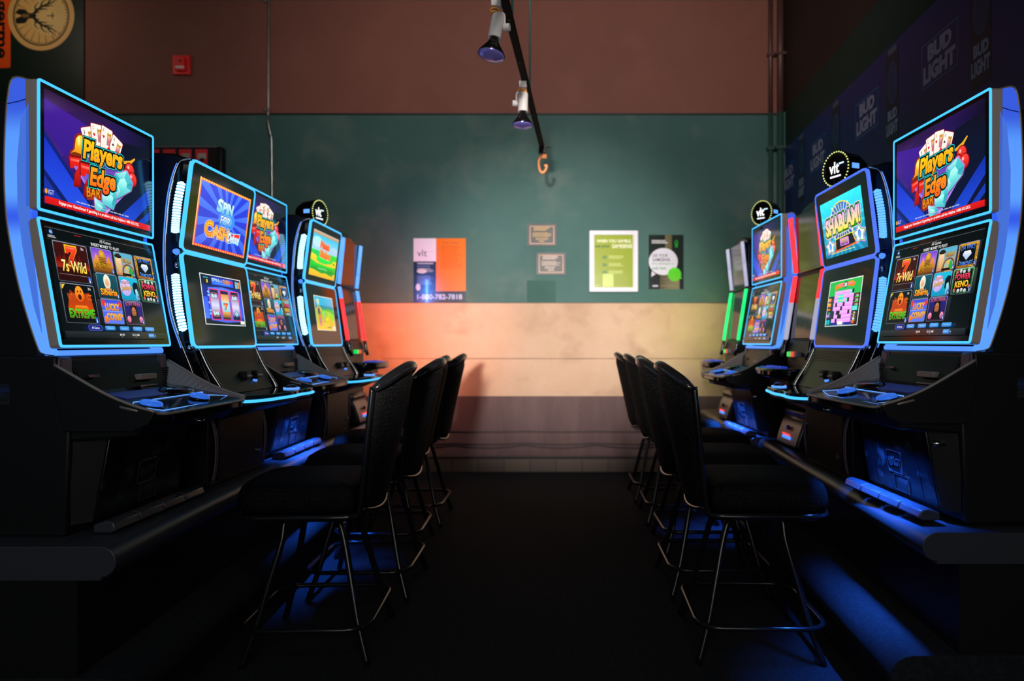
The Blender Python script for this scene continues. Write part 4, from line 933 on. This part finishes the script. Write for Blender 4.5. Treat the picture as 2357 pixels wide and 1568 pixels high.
def make_stool():
    r = thing('bar_stool', (0, 0, 0), 0, 'x', 'stool', 'bar stools in front of the machines')
    # seat cushion (front = +y)
    out = [(p.x, p.y) for p in catmull([(-.235, -.15, 0), (-.235, .10, 0), (-.225, .24, 0), (-.14, .285, 0), (0, .298, 0), (.14, .285, 0), (.225, .24, 0), (.235, .10, 0), (.235, -.15, 0), (.19, -.185, 0), (0, -.20, 0), (-.19, -.185, 0)], 4, closed=True)]
    bm = NB(); loft(bm, [[Vector((a*k, .05+(b-.05)*k, z)) for a, b in out] for k, z in ((.93, .585), (1.0, .60), (1.015, .625), (1.0, .66), (.96, .682), (.86, .697), (.6, .706), (.3, .708))])
    obj('seat', bm, FAB, r, smooth=True)
    bm = NB(); tube(bm, [(a*.97, .05+(b-.05)*.97, .572) for a, b in out], .0145, 10, closed=True); obj('seat_frame', bm, FRM, r, smooth=True)
    bm = NB(); cyl(bm, (0, .02, .535), (0, .02, .565), .14); box(bm, -.12, .12, -.10, .14, .555, .57); obj('swivel_plate', bm, FRM, r, bev=.003)
    # back
    def bk(x, z):
        t = (z-.58)/.58; e = 1-(x/.225)**2
        return -.205-.045*t-(.035+.09*t)*e*.95
    nx, nz = 14, 12; rings = []
    bm = NB()
    for side in (0, 1):
        pass
    V = {}
    for i in range(nx+1):
        x = -.20+.40*i/nx
        for j in range(nz+1):
            zb = .615-.03*math.cos(x/.2*1.2)*0; top = 1.075+.055*(1-(x/.22)**2); z = (.605-.028*(1-(x/.2)**2))+(top-(.605-.028*(1-(x/.2)**2)))*j/nz
            for k, dy in ((0, -.016), (1, .02)):
                ed = 1 if (0 < i < nx and 0 < j < nz) else .35
                V[i, j, k] = bm.verts.new((x, bk(x, z)+dy*ed, z))
    for i in range(nx):
        for j in range(nz):
            face(bm, [V[i, j, 0], V[i+1, j, 0], V[i+1, j+1, 0], V[i, j+1, 0]]); face(bm, [V[i, j, 1], V[i, j+1, 1], V[i+1, j+1, 1], V[i+1, j, 1]])
    for i in range(nx):
        for j in (0, nz): face(bm, [V[i, j, 0], V[i, j, 1], V[i+1, j, 1], V[i+1, j, 0]])
    for j in range(nz):
        for i in (0, nx): face(bm, [V[i, j, 0], V[i, j+1, 0], V[i, j+1, 1], V[i, j, 1]])
    obj('backrest', bm, FAB, r, smooth=True)
    for s in (-1, 1):
        bm = NB(); tube(bm, catmull([(s*.213, -.12, .566), (s*.214, -.19, .575), (s*.214, -.207, .62), (s*.213, -.226, .80), (s*.212, -.240, .95), (s*.208, -.252, 1.075)], 5), .0125, 10, flat=1.25); obj('back_post', bm, FRM, r, smooth=True)
    pts = [Vector((-.245+.49*i/20, bk((-.245+.49*i/20)*.86, 1.11)-.004, 1.068+.082*(1-((i-10)/10)**2))) for i in range(21)]
    bm = NB(); tube(bm, pts, .021, 14, rad=[.012, .019]+[.0225]*17+[.019, .012], flat=1.1); obj('top_rail', bm, FRM, r, smooth=True)
    pts = [Vector((-.205+.41*i/12, bk(-.205+.41*i/12, .60), .598-.028*(1-((i-6)/6)**2))) for i in range(13)]
    bm = NB(); tube(bm, pts, .010, 10); obj('lower_rail', bm, FRM, r, smooth=True)
    for sx in (-1, 1):
        for sy in (-1, 1):
            pts = catmull([(sx*.09, .01+sy*.085, .558), (sx*.115, .01+sy*.108, .53), (sx*.135, sy*.125, .45), (sx*.170, sy*.160, .30), (sx*.205, sy*.195, .15), (sx*.240, sy*.240, .004)], 5)
            bm = NB(); tube(bm, pts, .0135, 10); obj('leg', bm, FRM, r, smooth=True)
    o = rrect(.50, .50, .09, 5)
    bm = NB(); tube(bm, [(a, b+.01, .145) for a, b in o], .0105, 10, closed=True); obj('footrest', bm, FRM, r, smooth=True)
    return r
st = make_stool(); used = []
LS = [(-.975, 2.86, .04, 'nearest bar stool of the left row, its whole seat and legs in view'),
      (-.955, 3.52, .0, 'second bar stool of the left row, just beyond the nearest one'),
      (-1.035, 4.18, .02, 'third bar stool of the left row, only a sliver of its back showing'),
      (-1.02, 4.85, .0, 'farthest bar stool of the left row, its back against the tan wall')]
RS = [(.80, 2.88, -.03, 'nearest bar stool of the right row, its woven seat and legs in view'),
      (.80, 3.55, .0, 'second bar stool of the right row, just beyond the nearest one'),
      (.875, 4.22, .02, 'third bar stool of the right row, counted from the viewer'),
      (.865, 4.88, -.02, 'fourth bar stool of the right row, second from the end wall'),
      (.855, 5.55, .0, 'farthest bar stool of the right row, its back against the tan wall')]
for side, L_ in ((-1, LS), (1, RS)):
    for x, y, yaw, lab in L_:
        o = copy_tree(st) if used else st
        if not used: pass
        used.append(o); o.location = (x, y, 0); o.rotation_euler = (0, 0, (-PI/2 if side > 0 else PI/2)+yaw); o['label'] = lab

# ---------------------------------------------------------------- things on the end wall
def wx(px): return (px-1280)/1571*WY
def wz(py): return H+(788-py)/1571*WY
def poster(name, p, px0, py0, px1, py1, m, label, cat, back=.002, off=.004):
    k = (wx(px1)-wx(px0))/p.w
    o = p.build(name, m, None, ((wx(px0)+wx(px1))/2, WY-off, (wz(py0)+wz(py1))/2), (PI/2, 0, 0), sc=k, back=back/1)
    for v in o.data.vertices: v.co.y *= (wz(py0)-wz(py1))/(p.h*k); 
    return tag(o, label, cat)
# two-colour notice
p = Pic(500, 620); p.R(0, 0, 500, 620, '16264c', '0e1630'); p.R(0, 0, 220, 222, 'd4d2e4', 'c8c6dc'); p.R(216, 0, 500, 508, 'dc6808', 'd46408')
p.T('vlt', 36, 108, 128, 174, '22202c', bold=-.005); p.scribble(130, 126, 200, 136, 1, 'b8b8b8'); p.scribble(124, 186, 190, 194, 1, 'b0b0b0')
p.T('Rules of Play', 282, 32, 436, 56, '5c4a4a'); p.scribble(262, 70, 470, 300, 13, 'a84c06', .4)
for y in (70, 104, 122, 156, 182, 204, 220, 250, 274, 312, 344, 384): p.E(240, y, 5, 7, '7a5868')
for y0, y1, c in ((236, 256, 'a8b0c4'), (262, 280, '54709c'), (286, 330, '8c94ac'), (360, 450, '5c6484')): p.scribble(36, y0, 196, y1, max(1, int((y1-y0)/11)), c, .6)
p.E(80, 316, 48, 22, 'b8b4b8'); p.E(44, 470, 22, 34, 'b8b4bc')
p.T('1-800-782-7818', 36, 538, 466, 588, 'aab4dc', bold=.02)
poster('notice_poster', p, 952, 549, 1072, 697, PRG, 'glossy notice poster, half pale over navy and half orange, phone number along the bottom', 'poster')
# plaques
def plaque(px0, py0, px1, py1, ink, rows, label):
    p = Pic(280, 215); p.R(0, 0, 280, 215, '080808'); p.frame(22, 20, 258, 195, 9, 'a87c68', 'b88c74'); p.R(30, 28, 250, 187, '0a0a08')
    p.scribble(60, 32, 220, 70, 3, ink, .6); p.scribble(50, 84, 230, 130, 4, ink, .5); p.scribble(80, 136, 200, 160, 2, ink, .5); p.scribble(110, 164, 170, 180, 1, ink, .6)
    return poster('wall_plaque', p, px0, py0, px1, py1, PRT, label, 'plaque', back=.012, off=.013)
plaque(1214, 516, 1281, 567, 'b89048', 3, 'small black plaque with gold lettering, upper of the two on the green wall')
plaque(1235, 582, 1302, 633, 'b8a090', 3, 'small black plaque with pale lettering, lower of the two, right above the bare patch')
bm = NB(); box(bm, wx(1213), wx(1279), WY-.003, WY+.002, wz(697), wz(646)); struct('trim_3', bm, wall_paint('paint_patch', (.036, .095, .078), (.042, .105, .09), 3))
# framed green sign
g = thing('framed_notice', (wx(1412), WY-.02, wz(602)), 0, 'lime green notice in a wide white frame on the green wall', 'framed sign')
fw, fh = wx(1468)-wx(1357), wz(532)-wz(672)
bm = NB(); frame2d(bm, rrect(fw, fh, .004, 1), rrect(fw-.075, fh-.082, .003, 1), -.012, .012); f_ = obj('frame', bm, mat('frame_white', (.62, .60, .66), .45), g, rot=(PI/2, 0, 0), bev=.003)
p = Pic(340, 460); p.R(0, 0, 340, 460, '8c9c28', '88982c'); p.R(0, 0, 8, 460, 'c8c4b8'); p.R(330, 0, 340, 460, 'c8c4b8')
p.T('WHEN YOU GAMBLE,', 28, 40, 318, 72, 'e0e4c0', bold=.03); p.T('use your', 12, 92, 140, 118, '3c5c38', bold=.03); p.T('GAMESENSE', 156, 82, 326, 116, 'dce0c0', bold=.03)
for y in (196, 262, 326): p.RR(76, y-12, 112, y+12, 5, '5c7c48'); p.scribble(130, y-14, 256, y+16, 3, 'c4cc80', .5)
p.scribble(16, 440, 66, 448, 1, 'c8cc98'); p.RR(78, 340, 168, 452, 4, 'b4c868', 'b8cc70')
p.build('notice_print', PRG, g, (0, -.002, 0), (PI/2, 0, 0), sc=(fw-.075)/340).scale = (1, (fh-.08)/460/((fw-.075)/340), 1)
# black and green poster
p = Pic(340, 530); p.R(0, 0, 340, 530, '101c18', '0e1618'); p.R(160, 0, 226, 150, '6c6044', '5c5438', 'x'); p.R(110, 380, 300, 530, '4c4430', '7c7454', 'x')
p.scribble(30, 50, 200, 88, 2, 'b8b8b8', .8); p.E(270, 80, 17, 30, '148c28'); p.E(270, 74, 7, 14, '101c18'); p.R(258, 104, 282, 122, '148c28')
p.E(142, 260, 142, 132, 'd0ccdc'); p.P([(30, 350), (26, 410), (66, 384)], 'd0ccdc'); p.R(0, 130, 1, 400, '101c18')
p.T('USE YOUR', 34, 186, 186, 216, '3a3c3a', bold=.01); p.T('GAMESENSE.', 34, 226, 214, 258, '3a3c3a', bold=.01); p.T("It's always a", 34, 268, 240, 296, '3c9848', bold=.01); p.T('safe bet.', 34, 308, 176, 338, '3c9848', bold=.01)
p.E(252, 386, 66, 68, '48c81c', '60b828'); p.P([(296, 420), (324, 434), (312, 396)], '48c020'); p.scribble(222, 334, 280, 344, 1, '90e060'); p.RR(36, 490, 92, 506, 5, 'b8b8c4'); p.scribble(110, 494, 300, 504, 1, '8c8468', .4)
p.clip(0, 0, 340, 530)
poster('speech_bubble_poster', p, 1493, 541, 1573, 666, PRG, 'black poster with a large white speech bubble and a small green one', 'poster')
# fire alarm call point
a = thing('fire_alarm', (wx(422), WY-.04, wz(153)), 0, 'small red alarm box high on the brown wall', 'alarm box')
RED = mat('alarm_red', (.9, .02, .02), .35)
bm = NB(); box(bm, -.083, .083, 0, .028, -.092, .092); obj('backplate', bm, RED, a, bev=.004)
bm = NB(); box(bm, -.045, .045, -.022, .004, -.065, .07); obj('pull_station', bm, RED, a, bev=.008)
bm = NB(); box(bm, -.04, .04, -.028, -.018, -.042, -.022); cyl(bm, (0, -.026, .03), (0, -.02, .03), .013, mi=1); obj('pull_handle', bm, [mat('handle_white', (.8, .75, .75), .4), mat('alarm_dark', (.1, .01, .01), .4)], a, bev=.002)
# dark display board with red squares
b_ = thing('menu_board', (wx(437), WY-.06, wz(410)), 0, 'black framed board with a row of red squares behind the left machines', 'display board')
bm = NB(); box(bm, wx(352)-wx(437)-.55, wx(522)-wx(437), -.03, .06, -.35, wz(343)-wz(410)); obj('frame', bm, BLK, b_, bev=.02)
p = Pic(900, 500); p.R(0, 0, 900, 500, '120a0c'); p.R(0, 0, 900, 4, 'a09090')
for i in range(7):
    x = 20+i*120; p.R(x, 22, x+92, 150, 'e83040', 'd02030'); p.R(x+18, 52, x+80, 96, ['c8b8b4', 'a88c84', '705050', '301818', '604038', 'b09890', 'b8a8a4'][i]); p.E(x+50, 100, 22, 14, '281010')
p.build('board_print', PRT, b_, (-.27, -.032, -.04), (PI/2, 0, 0), sc=.00128)
# banner with round emblem, hanging on the far left
bn = thing('fabric_banner', (wx(80), WY-.03, wz(40)), 0, 'dark green banner with orange lettering and a gold antlered roundel, far left', 'banner')
p = Pic(900, 1300)
p.P([(0, 0), (885, 0), (845, 1300), (0, 1300)], '0c1f16', '0c1f16')
# printed strip of turned lettering; sizes: 1 px of photo = 4.2 mm
p.P([(0, 0), (198, 0), (196, 640), (190, 668), (0, 676)], 'ff5c14', 'f85410')
p.T('ägerme', -228, 180, 420, 330, '0c120c', bold=.03, rot=PI/2)
cx, cy = 491, 168
p.E(cx, cy, 320, 335, 'e8b468', 'f0bc70', n=48); p.ring(cx, cy, 272, 290, 14, '2a2010', 48); p.ring(cx, cy, 250, 268, 5, '3a2c14', 48)
for i in range(20):
    a = 2*PI*i/20+.1; p.P([(cx+120*math.cos(a), cy+130*math.sin(a)), (cx+245*math.cos(a+.015), cy+262*math.sin(a+.015)), (cx+245*math.cos(a-.015), cy+262*math.sin(a-.015))], '3a2c14')
p.E(cx+70, cy, 175, 185, 'f4cc80', 'f8d088')
for i in range(36):
    a = 2*PI*i/36; p.P([(cx+95+22*math.cos(a), cy+22*math.sin(a)), (cx+70+170*math.cos(a+.012), cy+180*math.sin(a+.012)), (cx+70+170*math.cos(a-.012), cy+180*math.sin(a-.012))], '6a5024')
p.R(cx+58, cy-5, cx+132, cy+5, '201808'); p.R(cx+104, cy-30, cx+114, cy+30, '201808')
K = '1c160a'
p.P([(cx-250, cy-26), (cx-215, cy-66), (cx-150, cy-60), (cx-120, cy-26), (cx-60, cy-22), (cx-40, cy), (cx-60, cy+22), (cx-120, cy+26), (cx-150, cy+70), (cx-230, cy+78), (cx-250, cy+30), (cx-180, cy)], K)
p.P([(cx-170, cy-20), (cx-120, cy-14), (cx-110, cy), (cx-120, cy+14), (cx-170, cy+20), (cx-190, cy)], '8a6c38')
for s in (-1, 1):
    p.L([(cx-70, cy+s*18), (cx-40, cy+s*52), (cx+5, cy+s*86), (cx+60, cy+s*112), (cx+110, cy+s*128), (cx+150, cy+s*160)], 14, 4, K)
    for pts in (((-45, 48), (-60, 80), (-50, 108), (-20, 130)), ((0, 84), (5, 120), (30, 148), (66, 160)), ((30, 98), (62, 92), (92, 100), (120, 92)), ((66, 114), (84, 146), (120, 170), (140, 196)), ((-20, 66), (10, 62), (40, 68), (62, 58)), ((-58, 32), (-30, 34), (-8, 42))):
        p.L([(cx+u, cy+s*v) for u, v in pts], 9, 2, K)
bo = p.build('banner_cloth', PRT, bn, (wx(0)-wx(80)+.45-.07, 0, wz(0)-wz(40)-.65), (PI/2, 0, 0), back=.004)
bm = NB(); cyl(bm, (-.55, .0, wz(-110)-wz(40)), (.62, .0, wz(-110)-wz(40)), .012); box(bm, -.55, .55, -.001, .001, wz(0)-wz(40), wz(-110)-wz(40)); obj('hanging_rod', bm, BLK, bn)

# ---------------------------------------------------------------- pipes, cables
def pipe(name, pts, r, m, label, cat='pipe'):
    bm = NB(); tube(bm, pts, r, 10); return tag(obj(name, bm, m, smooth=True), label, cat)
CON = mat('galvanised', (.45, .46, .45), .3, .9, noise=(8, (.3, .31, .3)))
c = thing('wall_conduit', (wx(622), WY-.02, wz(455)), 0, 'thin galvanised conduit running up the wall behind the left machines', 'conduit')
def rel(px, py, d=.0): return (wx(px)-wx(622), -d, wz(py)-wz(455))
bm = NB(); tube(bm, catmull([rel(628, 800), rel(628, 460), rel(627, 330), rel(625, 310, .01), rel(620, 280, .015), rel(620, 255), rel(620, 130), rel(621, -60)], 4), .011, 10); obj('tube', bm, CON, c, smooth=True)
for px, py in ((618, 6), (618, 255)):
    q = rel(px, py); bm = NB(); box(bm, q[0]-.03, q[0]+.018, -.014, .02, q[2]-.012, q[2]+.012); cyl(bm, (q[0]-.02, -.02, q[2]), (q[0]-.02, 0, q[2]), .008); obj('clip', bm, CON, c, bev=.002)
PG = mat('pipe_green', (.028, .07, .055), .4); PB = mat('pipe_brown', (.085, .035, .028), .45)
for px, r_, n_, d in ((1771, .022, 'slimmer painted pipe up the right corner, brown above and green below', .03), (1792, .032, 'thicker painted pipe in the right corner, brown above and green below', .05)):
    t = thing('corner_pipe', (wx(px), WY-d, .7), 0, n_, 'pipe')
    bm = NB(); cyl(bm, (0, 0, 0), (0, 0, 2.756), r_); obj('lower_length', bm, PG, t, smooth=True)
    bm = NB(); cyl(bm, (0, 0, 2.757), (0, 0, ZC-.71), r_); obj('upper_length', bm, PB, t, smooth=True)
    for z in (.4, 1.3, 2.4, 3.3): bm = NB(); box(bm, -r_*1.5, r_*1.5, -r_*1.15, d, z, z+.03); obj('pipe_clamp', bm, PG if z < 2.7 else PB, t, bev=.003)
bm = NB(); box(bm, wx(1797), wx(1810), WY-.05, WY+.01, 0, 3.46); struct('trim_4', bm, W_GRN)
CAB = mat('cable_black', (.02, .015, .015), .5)
for i, (py, sag, lab) in enumerate(((993, .004, 'upper black cable pinned low along the mauve wall'), (1020, .012, 'middle black cable pinned low along the mauve wall'), (1024, .03, 'sagging black cable just under the middle one on the mauve wall'), (1051, .003, 'lowest cable running along the wall just above the bricks'))):
    pts = [(wx(880)+(wx(1700)-wx(880))*k/40, WY-.012, wz(py)-sag*abs(math.sin(k/40*PI*5))) for k in range(41)]
    pipe('wall_cable', pts, .006 if i < 3 else .009, CAB, lab, 'cable')

# ---------------------------------------------------------------- ceiling track and its lamps
tr = thing('track_rail', (-.17, 4.2, 2.785), 0, 'black lighting track hung from the ceiling, running to the end wall', 'lighting track')
RAIL = mat('rail_black', (.003, .004, .004), .7, spec=.12)
def ty(y): return -.234+(y-3.07)*.052
bm = NB()
loft(bm, [[Vector((ty(y)+.17+a, y-4.2, b)) for a, b in ((-.019, .004), (.019, .004), (.019, .03), (-.019, .03))] for y in (2.2, 5.45)]); obj('rail', bm, RAIL, tr, bev=.003)
bm = NB(); box(bm, ty(5.45)+.17-.03, ty(5.45)+.17+.03, 1.22, 1.28, -.03, .035); box(bm, ty(5.45)+.17+.02, ty(5.45)+.17+.07, 1.19, 1.20, .0, .006); obj('end_cap', bm, BLK, tr, bev=.004)
for y in (3.38, 4.35):
    bm = NB(); cyl(bm, (ty(y)+.17, y-4.2, .012), (ty(y)+.17, y-4.2, 2.0), .0065, seg=10); obj('hanger_rod', bm, GRN, tr, smooth=True)
for y in (2.75, 3.25, 3.75, 4.6): 
    bm = NB(); cyl(bm, (ty(y)+.17, y-4.2, -.001), (ty(y)+.17, y-4.2, .008), .005, seg=10); obj('rail_screw', bm, GRN, tr)
OR = mat('orange_clip', (.75, .28, .10), .45)
hk = [(0, 0, 0), (-.035, 0, -.02), (-.045, 0, -.07), (-.03, 0, -.125), (.0, 0, -.14), (.03, 0, -.115), (.04, 0, -.08), (.015, 0, -.085)]
bm = NB(); tube(bm, catmull([(a*.75, b, c_*.95) for a, b, c_ in hk], 5), .011, 8, rad=None); box(bm, -.02, .03, -.012, .012, -.02, .012)
o = tag(obj('hook', bm, OR, smooth=True, loc=(ty(5.45)+.005, 5.44, 2.735)), 'orange plastic hook hanging from the far end of the track', 'hook')
TIE = mat('orange_tie', (.75, .30, .04), .5)
def spot(y, dx, tilt, yaw, label, k=1.0, far=0):
    t = thing('track_lamp', (ty(y)+dx, y, 2.785), 0, label, 'spotlight', 'bulb spotlights on the track')
    bm = NB(); box(bm, -.022, .022, -.03, .03, -.035, .003); obj('track_adapter', bm, STL, t, bev=.004)
    bm = NB(); box(bm, -.006, .006, -.006, .006, -.065, -.03); tube(bm, catmull([(0, 0, -.05), (.02*(-1 if far else 1), -.01, -.055), (.037*(-1 if far else 1), -.01, -.07), (.037*(-1 if far else 1), -.01, -.125)], 4), .005, 8); arm = obj('arm', bm, STL, t, smooth=True)
    s = -1 if far else 1
    bm = NB(); cyl(bm, (.034*s, -.01, -.125), (.062*s, -.016, -.125), .017, seg=18); cyl(bm, (.030*s, -.01, -.125), (.036*s, -.01, -.125), .008, seg=10); sub('knob', bm, STL, arm, bev=.002)
    M = Matrix.Translation((0, -.005, -.125)) @ Matrix.Rotation(tilt, 4, 'Y') @ Matrix.Rotation(yaw, 4, 'X')
    bm = NB(); lathe(bm, [(0, .065), (.026, .065), (.029, .058), (.030, -.05), (.026, -.05), (0, -.045)], 24, M=M); obj('socket_sleeve', bm, STL, t, smooth=False, bev=.002)
    bm = NB(); lathe(bm, [(0, -.045), (.020, -.048), (.022, -.062), (.026, -.072), (.045, -.100), (.060, -.122), (.062, -.130), (0, -.128)], 28, M=M); bl = obj('bulb', bm, mat('bulb_dark', (.03, .028, .03), .12, .8), t, smooth=True)
    bm = NB(); lathe(bm, [(.0605, -.128), (.062, -.131), (.050, -.139), (.030, -.145), (0, -.147)], 28, M=M); sub('lens', bm, BLU, bl, smooth=True)
    bm = NB(); tube(bm, catmull([(-.03, -.012, -.052), (-.012, -.02, -.040), (.01, -.02, -.046), (.02, -.016, -.059), (-.004, -.02, -.056), (-.024, -.018, -.058)], 4), .005, 8); obj('cable_tie', bm, TIE, t, smooth=True)
    return t
spot(3.07, -.035, .16, -.12, 'larger white spotlight nearer the top edge, blue-tinted reflector bulb')
spot(4.04, -.012, .02, -.06, 'smaller white spotlight hanging farther along the track', far=1)

# ---------------------------------------------------------------- brewery banner along the right wall
def bud_banner():
    t = thing('vinyl_banner', (xr(4.2), 4.2, 3.1), 0, 'long blue vinyl beer banner along the right wall', 'banner')
    ang = math.atan(.0446)
    p = Pic(5200, 1100)      # x from far (left as seen) to near
    L0 = 6.50
    p.R(0, 0, 5200, 1100, '0a1f5c', '081a4c')
    def X(y): return (L0-y)*1000
    for yc in (3.67, 4.62, 5.60, 6.40):
        c = X(yc); p.frame(c-188, 185, c+188, 432, 5, '2868a8')
        p.T('BUD', c-120, 205, c+128, 296, '7c82a0', bold=.06); p.T('LIGHT', c-170, 312, c+165, 412, '7c82a0', bold=.06)
    for yc in (3.28, 4.23, 5.19, 6.02, 2.5):
        c = X(yc); p.RR(c-85, 40, c+85, 620, 30, '0a1a34', '081428'); p.RR(c-60, 20, c+60, 60, 10, '40505c'); p.E(c, 240, 66, 130, '0e2c50'); p.ring(c, 240, 66, 130, 6, '1c4470'); p.ring(c, 240, 46, 95, 4, '1c4470')
        p.T('BUD', c-62, 405, c+66, 470, '6c809c', bold=.06); p.T('LIGHT', c-80, 482, c+78, 560, '6c809c', bold=.06)
    bo = p.build('banner_print', PRT, t, (xr(3.9)-xr(4.2)-.012, 3.9-4.2, -.55), (PI/2, 0, -PI/2-ang), back=.006)
    for y in (6.5, 4.9, 3.4, 2.4):
        bm = NB(); cyl(bm, (xr(y)-xr(4.2)-.02, y-4.2, -.02), (xr(y)-xr(4.2), y-4.2, -.02), .012, seg=12); obj('grommet', bm, CHRD, t)
bud_banner()
